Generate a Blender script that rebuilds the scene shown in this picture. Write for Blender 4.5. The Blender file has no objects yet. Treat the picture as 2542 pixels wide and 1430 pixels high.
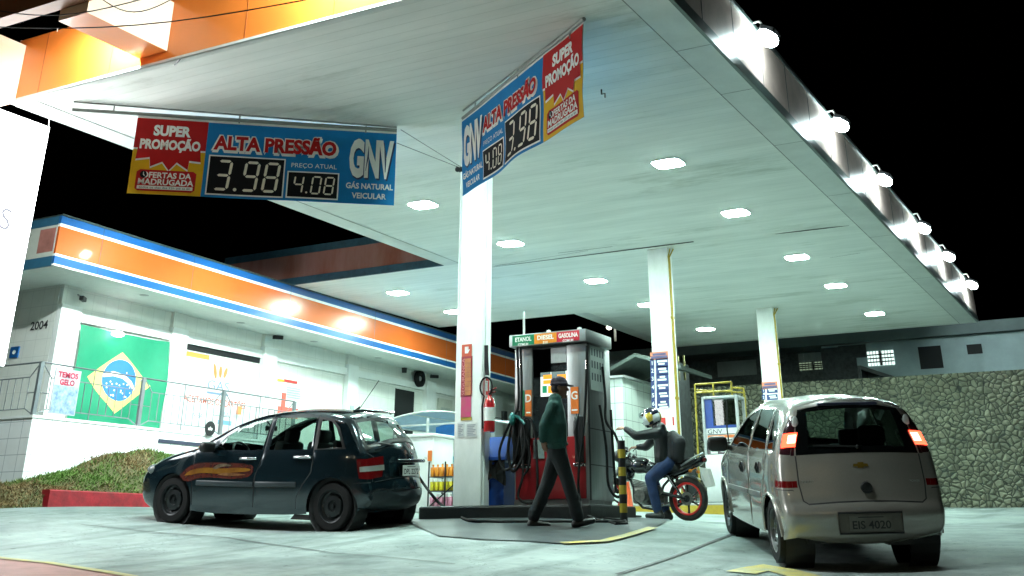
import bpy, bmesh, math, random
import numpy as np
from mathutils import Vector, Matrix
from mathutils.geometry import delaunay_2d_cdt
random.seed(7)
R = math.radians
SC = bpy.context.scene
COL = SC.collection

# ------------------------------------------------------------------ camera, sky, exposure
CF, CX, CY, YAW, PITCH = 2725.4, 1294.6, 89.75, .50289, .431246
cam_d = bpy.data.cameras.new('camera'); cam = bpy.data.objects.new('camera', cam_d); COL.objects.link(cam)
cam_d.sensor_width = 36; cam_d.lens = 36 * CF / 2542
cam_d.shift_x = (1271 - CX) / 2542; cam_d.shift_y = -(715 - CY) / 2542
cam_d.clip_start = .1; cam_d.clip_end = 800
cam.location = (0, 0, 0); cam.rotation_euler = (R(90) + PITCH, 0, YAW)
SC.camera = cam
w = bpy.data.worlds.new('World'); SC.world = w; w.use_nodes = True
nt = w.node_tree; bgn = nt.nodes['Background']
sky = nt.nodes.new('ShaderNodeTexSky'); sky.sky_type = 'NISHITA'; sky.sun_disc = False
sky.sun_elevation = R(-6); sky.sun_rotation = R(200)
nt.links.new(sky.outputs[0], bgn.inputs[0]); bgn.inputs[1].default_value = .05
SC.view_settings.view_transform = 'Standard'; SC.view_settings.look = 'None'
SC.view_settings.exposure = 1.42; SC.view_settings.gamma = 1
SC.cycles.use_denoising = True
SC.cycles.max_bounces = 8; SC.cycles.diffuse_bounces = 4; SC.cycles.glossy_bounces = 4; SC.cycles.transparent_max_bounces = 16
SC.cycles.sample_clamp_indirect = 6; SC.cycles.caustics_reflective = False; SC.cycles.caustics_refractive = False

# ------------------------------------------------------------------ measuring: image point -> point on a world plane
_F = np.array([-math.sin(YAW) * math.cos(PITCH), math.cos(YAW) * math.cos(PITCH), math.sin(PITCH)])
_R = np.array([math.cos(YAW), math.sin(YAW), 0]); _U = np.cross(_R, _F)
def ray(x, y): return (x - CX) / CF * _R - (y - CY) / CF * _U + _F
def aX(x, y, v): r = ray(x, y); return Vector(r * v / r[0])
def aY(x, y, v): r = ray(x, y); return Vector(r * v / r[1])
def aZ(x, y, v): r = ray(x, y); return Vector(r * v / r[2])
def aP(x, y, o, n):
    r = Vector(ray(x, y)); return r * (o.dot(n) / r.dot(n))

# ------------------------------------------------------------------ terrain height
GP = np.array([(-9.312,11.987,.108),(-11.906,11.848,.225),(-9.388,13.483,.19),(-11.982,13.344,.307),
  (-3.64,12.0,-.19),(-4.89,14.3,.06),(-2.32,12.72,-.175),(-3.57,15.02,.075),(-6.6,12.94,.143),(-6.0,13.1,.135),
  (-6.4,16.8,.274),(-7.8,16.8,.33),(-9.4,14.1,.303),(-7.5,14.1,.27),(-6.25,14.1,.247),(-6.18,13.8,.2),
  (-5.7,35.3,.865),(-1,35.3,.84),(-16.8,14.5,.548),(-16.8,18,.6),(-8.6,21.8,.52),(-8.7,29.3,.76),(-17,28,.8),
  (0,0,-1.1),(-9,8,-.22),(-12,8.5,-.1),(-3,7,-.5),(-1,10,-.35),(-5.2,9.3,-.28),(2,18,-.05),(8,14,-.35),(-20,8,.1)])
_A = np.c_[np.ones(len(GP)), GP[:,0], GP[:,1]]
_pl = np.linalg.lstsq(_A, GP[:,2], rcond=None)[0]
_sg = 3.2
_K = np.exp(-((GP[:,None,:2]-GP[None,:,:2])**2).sum(-1)/(2*_sg*_sg))
_wt = np.linalg.solve(_K + .01*np.eye(len(GP)), GP[:,2] - _A @ _pl)
def gz(x, y):
    return float(_pl[0]+_pl[1]*x+_pl[2]*y + (np.exp(-((GP[:,:2]-np.array([x,y]))**2).sum(1)/(2*_sg*_sg)) @ _wt))
def aG(x, y):
    r = ray(x, y); lo = None
    t = 4.0; pv = r[2]*t - gz(r[0]*t, r[1]*t)
    while t < 45:
        t2 = t + .1; v = r[2]*t2 - gz(r[0]*t2, r[1]*t2)
        if pv >= 0 > v or pv <= 0 < v:
            k = t + .1*pv/(pv-v); return Vector((r[0]*k, r[1]*k, r[2]*k))
        t, pv = t2, v
    return Vector(r*12)

# ------------------------------------------------------------------ materials (procedural)
def mat(name, col, rough=.5, metal=0, var=.12, scale=6, bump=0, bscale=40, coat=0, spec=.5, stretch=None, col2=None, emit=None, estr=0):
    m = bpy.data.materials.new(name); m.use_nodes = True
    n = m.node_tree; b = n.nodes['Principled BSDF']
    b.inputs['Roughness'].default_value = rough; b.inputs['Metallic'].default_value = metal
    b.inputs['Coat Weight'].default_value = coat; b.inputs['Coat Roughness'].default_value = .06
    b.inputs['Specular IOR Level'].default_value = spec
    tc = n.nodes.new('ShaderNodeTexCoord'); mp = n.nodes.new('ShaderNodeMapping')
    n.links.new(tc.outputs['Object'], mp.inputs[0])
    if stretch: mp.inputs['Scale'].default_value = stretch
    nz = n.nodes.new('ShaderNodeTexNoise'); nz.inputs['Scale'].default_value = scale; nz.inputs['Detail'].default_value = 6; nz.inputs['Roughness'].default_value = .65
    n.links.new(mp.outputs[0], nz.inputs[0])
    rp = n.nodes.new('ShaderNodeValToRGB'); rp.color_ramp.elements[0].position = .3; rp.color_ramp.elements[1].position = .72
    c2 = col2 if col2 else [c*(1-var*2) for c in col]
    rp.color_ramp.elements[0].color = (*c2, 1)
    rp.color_ramp.elements[1].color = (*[min(1, c*(1+var*.5)) for c in col], 1)
    n.links.new(nz.outputs[0], rp.inputs[0]); n.links.new(rp.outputs[0], b.inputs['Base Color'])
    if bump:
        bz = n.nodes.new('ShaderNodeTexNoise'); bz.inputs['Scale'].default_value = bscale; bz.inputs['Detail'].default_value = 4
        n.links.new(mp.outputs[0], bz.inputs[0])
        bp = n.nodes.new('ShaderNodeBump'); bp.inputs['Strength'].default_value = bump; bp.inputs['Distance'].default_value = .02
        n.links.new(bz.outputs[0], bp.inputs['Height']); n.links.new(bp.outputs[0], b.inputs['Normal'])
    if emit: b.inputs['Emission Color'].default_value = (*emit, 1); b.inputs['Emission Strength'].default_value = estr
    return m
def plain(name, col, rough=.5, **k): return mat(name, col, rough, var=.05, **k)
def glow(name, col, s):
    m = bpy.data.materials.new(name); m.use_nodes = True; n = m.node_tree
    n.nodes.remove(n.nodes['Principled BSDF']); e = n.nodes.new('ShaderNodeEmission')
    e.inputs[0].default_value = (*col, 1); e.inputs[1].default_value = s
    n.links.new(e.outputs[0], n.nodes['Material Output'].inputs[0]); return m
def glass(name, tint, refl=.1, rough=.02):
    m = bpy.data.materials.new(name); m.use_nodes = True; n = m.node_tree
    n.nodes.remove(n.nodes['Principled BSDF'])
    t = n.nodes.new('ShaderNodeBsdfTransparent'); t.inputs[0].default_value = (*tint, 1)
    g = n.nodes.new('ShaderNodeBsdfGlossy'); g.inputs['Roughness'].default_value = rough
    f = n.nodes.new('ShaderNodeLayerWeight'); f.inputs[0].default_value = .5
    pw = n.nodes.new('ShaderNodeMath'); pw.operation = 'POWER'; pw.inputs[1].default_value = 4; n.links.new(f.outputs['Facing'], pw.inputs[0])
    a = n.nodes.new('ShaderNodeMath'); a.operation = 'ADD'; a.inputs[1].default_value = refl; a.use_clamp = True
    mx = n.nodes.new('ShaderNodeMixShader'); n.links.new(pw.outputs[0], a.inputs[0]); n.links.new(a.outputs[0], mx.inputs[0])
    n.links.new(t.outputs[0], mx.inputs[1]); n.links.new(g.outputs[0], mx.inputs[2]); n.links.new(mx.outputs[0], n.nodes['Material Output'].inputs[0])
    return m
def tiles(name, col, grout, sx, sz, rough=.25, mode='X', bumpy=True):
    "glazed wall tiles: a brick pattern laid on the wall's own plane"
    m = mat(name, col, rough, var=.04, scale=3); n = m.node_tree; b = n.nodes['Principled BSDF']
    tc = n.nodes.new('ShaderNodeTexCoord'); sp = n.nodes.new('ShaderNodeSeparateXYZ'); cb = n.nodes.new('ShaderNodeCombineXYZ')
    n.links.new(tc.outputs['Object'], sp.inputs[0])
    ad = n.nodes.new('ShaderNodeMath'); ad.operation = 'ADD'
    n.links.new(sp.outputs[0], ad.inputs[0]); n.links.new(sp.outputs[1], ad.inputs[1])
    n.links.new(ad.outputs[0], cb.inputs[0]); n.links.new(sp.outputs[2], cb.inputs[1])
    br = n.nodes.new('ShaderNodeTexBrick'); br.offset = 0; br.inputs['Scale'].default_value = 1
    br.inputs['Brick Width'].default_value = sx; br.inputs['Row Height'].default_value = sz; br.inputs['Mortar Size'].default_value = .006
    br.inputs['Mortar Smooth'].default_value = .1
    n.links.new(cb.outputs[0], br.inputs[0])
    src = b.inputs['Base Color'].links[0].from_socket
    mx = n.nodes.new('ShaderNodeMix'); mx.data_type = 'RGBA'; n.links.new(br.outputs['Fac'], mx.inputs[0])
    n.links.new(src, mx.inputs[6]); mx.inputs[7].default_value = (*grout, 1); n.links.new(mx.outputs[2], b.inputs['Base Color'])
    return m

# ------------------------------------------------------------------ mesh builder
class MB:
    def __init__(s): s.v = []; s.f = []; s.m = []
    def add(s, v, f, mi=0):
        k = len(s.v); s.v += [tuple(p) for p in v]; s.f += [tuple(i+k for i in q) for q in f]; s.m += [mi]*len(f); return s
    def box(s, c, d, M=None, mi=0, bev=0):
        c = Vector(c); h = [x/2 for x in d]
        if bev:
            bm = bmesh.new(); bmesh.ops.create_cube(bm, size=1)
            for q in bm.verts: q.co = Vector((q.co.x*d[0], q.co.y*d[1], q.co.z*d[2]))
            bmesh.ops.bevel(bm, geom=list(bm.edges), offset=bev, segments=2, affect='EDGES', profile=.5)
            bm.verts.index_update(); v = [q.co.copy() for q in bm.verts]; f = [[q.index for q in p.verts] for p in bm.faces]; bm.free()
        else:
            v = [Vector((x*h[0], y*h[1], z*h[2])) for x in (-1,1) for y in (-1,1) for z in (-1,1)]
            f = [(0,1,3,2),(4,6,7,5),(0,4,5,1),(2,3,7,6),(0,2,6,4),(1,5,7,3)]
        v = [(M @ p if M else p) + c for p in v]
        return s.add(v, f, mi)
    def span(s, a, b, mi=0, bev=0):
        return s.box([(a[i]+b[i])/2 for i in range(3)], [abs(a[i]-b[i]) for i in range(3)], None, mi, bev)
    def ring(s, pts, rad, n=8, mi=0, cap=True, closed=False):
        pts = [Vector(p) for p in pts]; N = len(pts)
        rad = rad if isinstance(rad, (list, tuple)) else [rad]*N
        up = None; V = []; Fc = []
        for i, p in enumerate(pts):
            if closed: t = pts[(i+1) % N] - pts[i-1]
            else: t = pts[min(i+1, N-1)] - pts[max(i-1, 0)]
            t = t.normalized() if t.length > 1e-9 else Vector((0,0,1))
            if up is None: up = Vector((0,0,1)) if abs(t.z) < .9 else Vector((1,0,0))
            a = t.cross(up).normalized(); up = a.cross(t).normalized()
            for k in range(n):
                an = 2*math.pi*k/n; V.append(p + (a*math.cos(an) + up*math.sin(an))*rad[i])
        for i in range(N if closed else N-1):
            j = (i+1) % N
            for k in range(n):
                k2 = (k+1) % n; Fc.append((i*n+k, i*n+k2, j*n+k2, j*n+k))
        if cap and not closed: Fc += [tuple(range(n-1,-1,-1)), tuple(range((N-1)*n, N*n))]
        return s.add(V, Fc, mi)
    def lathe(s, prof, o, ax, n=24, mi=0):
        "prof = (radius, along) pairs turned about axis ax through o"
        o = Vector(o); ax = Vector(ax).normalized(); u = ax.orthogonal().normalized(); w_ = ax.cross(u); V = []; Fc = []
        for r, h in prof:
            for k in range(n):
                an = 2*math.pi*k/n; V.append(o + ax*h + (u*math.cos(an)+w_*math.sin(an))*max(r, 1e-5))
        for i in range(len(prof)-1):
            for k in range(n):
                k2 = (k+1) % n; Fc.append((i*n+k, i*n+k2, (i+1)*n+k2, (i+1)*n+k))
        return s.add(V, Fc, mi)
    def prism(s, poly, o, u, v_, n_, depth, mi=0):
        "closed 2-D outline set on frame (o,u,v) and given thickness along n"
        o, u, v_, n_ = Vector(o), Vector(u), Vector(v_), Vector(n_); k = len(poly)
        A = [o + u*x + v_*y for x, y in poly]; B = [p + n_*depth for p in A]
        return s.add(A+B, [tuple(range(k-1,-1,-1)), tuple(range(k, 2*k))] + [(i, (i+1) % k, (i+1) % k + k, i+k) for i in range(k)], mi)
    def grid(s, fn, nu, nv, mi=0):
        V = [fn(i/nu, j/nv) for j in range(nv+1) for i in range(nu+1)]
        return s.add(V, [(j*(nu+1)+i, j*(nu+1)+i+1, (j+1)*(nu+1)+i+1, (j+1)*(nu+1)+i) for j in range(nv) for i in range(nu)], mi)
    def ball(s, c, r, mi=0, n=14, M=None):
        r = r if isinstance(r, (list, tuple)) else (r, r, r); c = Vector(c); V = []; Fc = []; mm = n//2
        for i in range(mm+1):
            th = math.pi*i/mm
            for k in range(n):
                p = Vector((math.sin(th)*math.cos(2*math.pi*k/n)*r[0], math.sin(th)*math.sin(2*math.pi*k/n)*r[1], math.cos(th)*r[2]))
                V.append(c + (M @ p if M else p))
        for i in range(mm):
            for k in range(n):
                k2 = (k+1) % n; Fc.append((i*n+k, (i+1)*n+k, (i+1)*n+k2, i*n+k2))
        return s.add(V, Fc, mi)
    def cap(s, a, b, ra, rb, mi=0):
        "tapered capsule"
        a, b = Vector(a), Vector(b); s.ring([a, a.lerp(b, .5), b], [ra, (ra+rb)/2, rb], 12, mi); s.ball(a, ra, mi, 12); s.ball(b, rb, mi, 12); return s
WORLD = {}
def link(name, data, parent=None):
    o = bpy.data.objects.new(name, data); COL.objects.link(o)
    if parent is not None:
        o.parent = parent
        if parent.name in WORLD: o.matrix_parent_inverse = Matrix.Translation(-WORLD[parent.name])
    return o
def build(name, mb, mats, parent=None, smooth=None, merge=False):
    me = bpy.data.meshes.new(name); me.from_pydata([tuple(p) for p in mb.v], [], mb.f)
    mats = mats if isinstance(mats, (list, tuple)) else [mats]
    for m in mats: me.materials.append(m)
    me.polygons.foreach_set('material_index', mb.m)
    bm = bmesh.new(); bm.from_mesh(me)
    bmesh.ops.remove_doubles(bm, verts=bm.verts, dist=2e-4 if merge else 1e-6)
    bmesh.ops.recalc_face_normals(bm, faces=bm.faces)
    bm.to_mesh(me); bm.free()
    if smooth is not None:
        me.polygons.foreach_set('use_smooth', [True]*len(me.polygons))
        if smooth < 180: me.set_sharp_from_angle(angle=R(smooth))
    me.update()
    return link(name, me, parent)
def tag(o, label, cat=None, group=None, kind=None):
    if label: o['label'] = label
    if cat: o['category'] = cat
    if group: o['group'] = group
    if kind: o['kind'] = kind
    return o
def thing(name, label, cat, loc=(0,0,0), group=None, M=None):
    "an Empty at the base of a thing; its parts are modelled in world space unless M gives the thing's own frame"
    o = bpy.data.objects.new(name, None); COL.objects.link(o); o.empty_display_size = .2
    if M is not None: o.matrix_world = M
    else: o.location = loc; WORLD[o.name] = Vector(loc)
    return tag(o, label, cat, group)
def copy_thing(o, off, label):
    c = o.copy(); COL.objects.link(c); c.location = Vector(o.location) + Vector(off); c['label'] = label
    for ch in list(o.children):
        d = ch.copy(); COL.objects.link(d); d.parent = c
        for g2 in list(ch.children):
            e = g2.copy(); COL.objects.link(e); e.parent = d
    return c
def struct(o, kind='structure'): o['kind'] = kind; return o

_tc = {}
def txt2d(s, size, bold=0.0, sx=1.0):
    "outline letters as flat faces centred on (0,0); size = cap height"
    key = (s, bold)
    if key not in _tc:
        cu = bpy.data.curves.new('t', 'FONT'); cu.body = s; cu.align_x = 'CENTER'; cu.size = 1; cu.offset = bold; cu.resolution_u = 3
        cu.fill_mode = 'BOTH' if hasattr(cu, 'fill_mode') else 'BOTH'
        ob = bpy.data.objects.new('t', cu); me = bpy.data.meshes.new_from_object(ob)
        v = [(p.co.x, p.co.y) for p in me.vertices]; f = [tuple(p.vertices) for p in me.polygons]
        bpy.data.objects.remove(ob); bpy.data.curves.remove(cu); bpy.data.meshes.remove(me); _tc[key] = (v, f)
    v, f = _tc[key]
    k = size/.729
    return [(x*k*sx, (y-.3645)*k) for x, y in v], f
def text(mb, s, size, o, u, v_, mi=0, bold=0.0, sx=1.0, width=None):
    V, Fc = txt2d(s, size, bold, sx)
    if width:
        ww = max(x for x, y in V) - min(x for x, y in V); V = [(x*width/ww, y) for x, y in V]
    o, u, v_ = Vector(o), Vector(u), Vector(v_)
    mb.add([o + u*x + v_*y for x, y in V], Fc, mi); return mb
# ------------------------------------------------------------------ shared materials
M_conc = mat('concrete', (.36,.42,.40), .75, spec=.12, var=.16, scale=.8, bump=.35, bscale=16, col2=(.18,.215,.21))
M_dark_conc = mat('oily_concrete', (.075,.09,.092), .5, spec=.18, var=.3, scale=1.3, bump=.15, bscale=18, col2=(.035,.042,.045))
M_white = mat('white_paint', (.78,.80,.78), .45, var=.05, scale=2, bump=.05)
M_col = mat('column_paint', (.86,.88,.86), .45, var=.1, scale=3.5, stretch=(1,1,.5), bump=.04, col2=(.74,.76,.73))
M_black = mat('black_plastic', (.007,.008,.009), .42, var=.2)
M_rubber = mat('black_rubber', (.006,.006,.0065), .7, var=.2, scale=20, spec=.25)
M_metal = mat('brushed_steel', (.36,.38,.38), .38, metal=.85, var=.1, scale=14, stretch=(1,1,.08))
M_alu = mat('grey_aluminium', (.42,.44,.44), .45, metal=.5, var=.08, scale=8)
M_chrome = mat('chrome', (.75,.76,.77), .12, metal=1, var=.03)
M_yel = mat('yellow_paint', (.46,.33,.025), .5, var=.12, scale=9)
M_blue_band = mat('blue_sheet', (.012,.10,.30), .28, var=.06, coat=.4)
M_orange = mat('orange_sheet', (.56,.115,.022), .24, var=.04, scale=1.5, coat=.5)
M_dark = mat('dark_void', (.006,.008,.009), .8, var=.1)
M_red = mat('red_paint', (.42,.018,.02), .4, var=.15, scale=7)
M_paper = mat('paper', (.72,.74,.72), .7, var=.05)
M_ink = plain('ink', (.02,.025,.05), .6)
M_wtxt = plain('white_lettering', (.80,.80,.76), .5)
M_rtxt = plain('red_lettering', (.62,.03,.025), .5)
M_ktxt = plain('black_lettering', (.01,.01,.012), .5)
H = 5.7

# ------------------------------------------------------------------ ground
xs = sorted(set([-160,-110,-70,-45,-34,-28] + [round(-24+.3*i,2) for i in range(97)] + [8,13,20,30,45,70,110,160]))
ys = sorted(set([-60,-30,-12,-4,0,2,3.5] + [round(4.5+.3*i,2) for i in range(56)] + [22+.8*i for i in range(18)] + [40,55,80,120,180]))
def gzc(x, y): return gz(min(max(x,-24),8), min(max(y,0),36.5))
mb = MB(); V = [(x, y, gzc(x, y)) for y in ys for x in xs]; nx = len(xs)
mb.add(V, [(j*nx+i, j*nx+i+1, (j+1)*nx+i+1, (j+1)*nx+i) for j in range(len(ys)-1) for i in range(nx-1)])
# oil stains, tyre smears and hairline cracks worked into the slab
n = M_conc.node_tree; b_ = n.nodes['Principled BSDF']
def mul(src, fac_sock, dark):
    rp = n.nodes.new('ShaderNodeValToRGB'); rp.color_ramp.elements[0].color = (*dark,1); rp.color_ramp.elements[1].color = (1,1,1,1); n.links.new(fac_sock, rp.inputs[0])
    m_ = n.nodes.new('ShaderNodeMix'); m_.data_type = 'RGBA'; m_.blend_type = 'MULTIPLY'; m_.inputs[0].default_value = 1
    n.links.new(src, m_.inputs[6]); n.links.new(rp.outputs[0], m_.inputs[7]); return m_.outputs[2], rp
tc = n.nodes.new('ShaderNodeTexCoord'); src = b_.inputs['Base Color'].links[0].from_socket
nz = n.nodes.new('ShaderNodeTexNoise'); nz.inputs['Scale'].default_value = .38; nz.inputs['Detail'].default_value = 9; nz.inputs['Roughness'].default_value = .72; n.links.new(tc.outputs['Object'], nz.inputs[0])
src, rp = mul(src, nz.outputs[0], (.58,.62,.62)); rp.color_ramp.elements[0].position = .36; rp.color_ramp.elements[1].position = .52
mp = n.nodes.new('ShaderNodeMapping'); mp.inputs['Rotation'].default_value = (0,0,R(25)); mp.inputs['Scale'].default_value = (2.6,.22,1); n.links.new(tc.outputs['Object'], mp.inputs[0])
nz = n.nodes.new('ShaderNodeTexNoise'); nz.inputs['Scale'].default_value = .8; nz.inputs['Detail'].default_value = 6; n.links.new(mp.outputs[0], nz.inputs[0])
src, rp = mul(src, nz.outputs[0], (.66,.69,.69)); rp.color_ramp.elements[0].position = .33; rp.color_ramp.elements[1].position = .45
nz = n.nodes.new('ShaderNodeTexNoise'); nz.inputs['Scale'].default_value = 7; nz.inputs['Detail'].default_value = 3; n.links.new(tc.outputs['Object'], nz.inputs[0])
src, rp = mul(src, nz.outputs[0], (.45,.48,.48)); rp.color_ramp.elements[0].position = .24; rp.color_ramp.elements[1].position = .33
ma = n.nodes.new('ShaderNodeVectorMath'); ma.operation = 'MULTIPLY_ADD'; ma.inputs[1].default_value = (.8,.8,.8); n.links.new(nz.outputs['Color'], ma.inputs[0]); n.links.new(tc.outputs['Object'], ma.inputs[2])
vz = n.nodes.new('ShaderNodeTexVoronoi'); vz.feature = 'DISTANCE_TO_EDGE'; vz.inputs['Scale'].default_value = .33; n.links.new(ma.outputs[0], vz.inputs['Vector'])
src, rp = mul(src, vz.outputs['Distance'], (.5,.53,.53)); rp.color_ramp.elements[0].position = .0; rp.color_ramp.elements[1].position = .004
n.links.new(src, b_.inputs['Base Color'])
struct(build('ground', mb, M_conc, smooth=180))

def strip(pts, width, lift=.004):
    "a painted or cut line that follows the ground"
    mb = MB(); P = []
    for a, b in zip(pts[:-1], pts[1:]):
        n = max(1, int((b-a).length/.25)); P += [a.lerp(b, i/n) for i in range(n)]
    P.append(pts[-1]); V = []
    for i, p in enumerate(P):
        t = (P[min(i+1, len(P)-1)] - P[max(i-1, 0)]); t.z = 0; t.normalize(); n_ = Vector((-t.y, t.x, 0))
        for s_ in (-.5, .5):
            q = p + n_*width*s_; V.append((q.x, q.y, gz(q.x, q.y) + lift))
    return mb.add(V, [(2*i, 2*i+1, 2*i+3, 2*i+2) for i in range(len(P)-1)])
def patch(poly, lift, step=.3):
    "an area of different paving that follows the ground"
    V = [Vector((p.x, p.y)) for p in poly]; n = len(V); E = [(i, (i+1) % n) for i in range(n)]
    x0, x1 = min(p.x for p in V), max(p.x for p in V); y0, y1 = min(p.y for p in V), max(p.y for p in V)
    y = y0
    while y < y1:
        x = x0
        while x < x1: V.append(Vector((x, y))); x += step
        y += step
    r = delaunay_2d_cdt(V, E, [list(range(n))], 1, 1e-5)
    return MB().add([(p.x, p.y, gz(p.x, p.y)+lift) for p in r[0]], [tuple(f) for f in r[2]])
def dens(pp, n=4):
    out = []
    for a, b in zip(pp, pp[1:]+pp[:1]): out += [a.lerp(b, i/n) for i in range(n)]
    return out
M_joint = mat('joint_sealant', (.055,.06,.065), .6, var=.2)
M_wornyel = mat('worn_yellow_paint', (.50,.39,.05), .5, var=.3, scale=7, bump=.1, col2=(.27,.29,.20))
M_redpave = mat('red_paving', (.36,.16,.14), .6, var=.2, scale=3, bump=.2)
struct(build('pavement_joint', strip([aG(200,1303), aG(560,1335), aG(830,1375), aG(1130,1402)], .026, .008), M_joint))
struct(build('pavement_joint', strip([aG(1530,1429), aG(1690,1378), aG(1835,1323)], .036, .014), M_joint))
pp = [aG(1040,1312), aG(1090,1333), aG(1200,1342), aG(1300,1345), aG(1395,1352), aG(1500,1347), aG(1560,1332), aG(1622,1313), Vector((-5.9,14.6,0)), Vector((-6.3,15.8,0)), Vector((-9.5,15.8,0)), Vector((-9.6,14.0,0))]
struct(build('pump_pavement', patch(dens(pp,8), .012, .2), M_dark_conc, smooth=180))
struct(build('yellow_line', strip([aG(1395,1352), aG(1500,1347), aG(1560,1332), aG(1622,1313)], .12, .020), M_wornyel))
struct(build('yellow_line', strip([aG(1838,1424), aG(1905,1408), aG(2030,1440)], .30, .010), M_wornyel))
a, b, c = aG(-60,1381), aG(120,1401), aG(330,1436)
struct(build('yellow_line', strip([a, b, c], .10, .018), M_wornyel))
pp = [a, b, c, c+Vector((2,-3,0)), a+Vector((-3,-4,0))]
struct(build('red_pavement', patch(dens(pp), .010), M_redpave, smooth=180))

# ------------------------------------------------------------------ canopy
XL, XR, Y0, Y1, XA, YA, YB = -13.52, -3.99, 9.31, 34.3, -17.95, 20.95, 27.6
M_ceil = mat('ceiling_planks', (.83,.85,.81), .75, spec=.2, var=.07, scale=1.2, stretch=(.35,2.2,1), col2=(.70,.73,.69))
n = M_ceil.node_tree; b_ = n.nodes['Principled BSDF']
wv = n.nodes.new('ShaderNodeTexWave'); wv.wave_type = 'BANDS'; wv.bands_direction = 'Y'; wv.wave_profile = 'SAW'; wv.inputs['Scale'].default_value = 1.5; wv.inputs['Distortion'].default_value = 0
tc = n.nodes.new('ShaderNodeTexCoord'); n.links.new(tc.outputs['Object'], wv.inputs[0])
rp = n.nodes.new('ShaderNodeValToRGB'); rp.color_ramp.elements[0].position = 0; rp.color_ramp.elements[0].color = (.0,.0,.0,1); rp.color_ramp.elements[1].position = .06
n.links.new(wv.outputs[0], rp.inputs[0])
bp = n.nodes.new('ShaderNodeBump'); bp.inputs['Strength'].default_value = .5; bp.inputs['Distance'].default_value = .008
n.links.new(rp.outputs[0], bp.inputs['Height']); n.links.new(bp.outputs[0], b_.inputs['Normal'])
r9 = n.nodes.new('ShaderNodeValToRGB'); r9.color_ramp.elements[0].color = (.86,.875,.86,1); r9.color_ramp.elements[1].position = .09; n.links.new(wv.outputs[0], r9.inputs[0])
m9 = n.nodes.new('ShaderNodeMix'); m9.data_type = 'RGBA'; m9.blend_type = 'MULTIPLY'; m9.inputs[0].default_value = 1; n.links.new(b_.inputs['Base Color'].links[0].from_socket, m9.inputs[6]); n.links.new(r9.outputs[0], m9.inputs[7]); n.links.new(m9.outputs[2], b_.inputs['Base Color'])
# dirt streaks near the middle of the ceiling
dz = n.nodes.new('ShaderNodeTexNoise'); dz.inputs['Scale'].default_value = .5; dz.inputs['Detail'].default_value = 8; dz.inputs['Roughness'].default_value = .7
mp = n.nodes.new('ShaderNodeMapping'); mp.inputs['Scale'].default_value = (.5,1.6,1); n.links.new(tc.outputs['Object'], mp.inputs[0]); n.links.new(mp.outputs[0], dz.inputs[0])
dr = n.nodes.new('ShaderNodeValToRGB'); dr.color_ramp.elements[0].position = .28; dr.color_ramp.elements[0].color = (.66,.68,.63,1); dr.color_ramp.elements[1].position = .43; dr.color_ramp.elements[1].color = (1,1,1,1)
n.links.new(dz.outputs[0], dr.inputs[0])
mx = n.nodes.new('ShaderNodeMix'); mx.data_type = 'RGBA'; mx.blend_type = 'MULTIPLY'; mx.inputs[0].default_value = 1
n.links.new(b_.inputs['Base Color'].links[0].from_socket, mx.inputs[6]); n.links.new(dr.outputs[0], mx.inputs[7]); n.links.new(mx.outputs[2], b_.inputs['Base Color'])
M_flash = mat('edge_flashing', (.66,.69,.66), .4, var=.08, scale=2)
M_trim = mat('dark_trim', (.06,.085,.08), .35, metal=.3, var=.2)
M_fasc_side = mat('faded_pink_fascia', (.60,.47,.42), .42, var=.12, scale=2)
M_fasc_rear = mat('rusty_fascia', (.34,.19,.17), .5, var=.25, scale=1.6, stretch=(1,1,.25), col2=(.25,.075,.04))

can = thing('station_canopy', 'large flat white planked canopy over the forecourt with orange front fascia', 'canopy', (-8.7, 20, H))
mb = MB(); mb.add([(XL,Y0,H),(XR,Y0,H),(XR,Y1,H),(XL,Y1,H)], [(0,1,2,3)]); mb.add([(XA,YA,H),(XL,YA,H),(XL,YB,H),(XA,YB,H)], [(0,1,2,3)])
build('ceiling', mb, M_ceil, can)
mb = MB(); mb.span((XL+.02,Y0+.02,H+.03),(XR-.02,Y1-.02,H+.25)); mb.span((XA+.02,YA+.02,H+.03),(XL-.02,YB-.02,H+.25))
build('deck', mb, M_trim, can)
mb = MB()
mb.span((XR-.46,Y0,H-.003),(XR,Y1,H-.006)); mb.span((XL,Y0+.14,H-.003),(XL+.42,YA,H-.006)); mb.span((XL+.42,Y0,H-.003),(XR-.46,Y0+.10,H-.006))
mb.span((XL,YB,H-.003),(XL+.42,Y1,H-.006)); mb.span((XL+.42,Y1-.2,H-.003),(XR-.46,Y1,H-.006))
build('edge_flashing', mb, M_flash, can)
mb = MB()
for y in (12.2, 13.9, 16.4, 19.6, 23, 27.5): mb.span((XR-.47,y,H-.007),(XR+.001,y+.012,H-.0085))
mb.span((XR-.475,Y0,H-.0065),(XR-.46,Y1,H-.008)); mb.span((XL+.42,Y0+.14,H-.0065),(XL+.44,YA,H-.008))
build('flashing_joint', mb, mat('joint_dirt', (.28,.30,.28), .6, var=.3), can)
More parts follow.
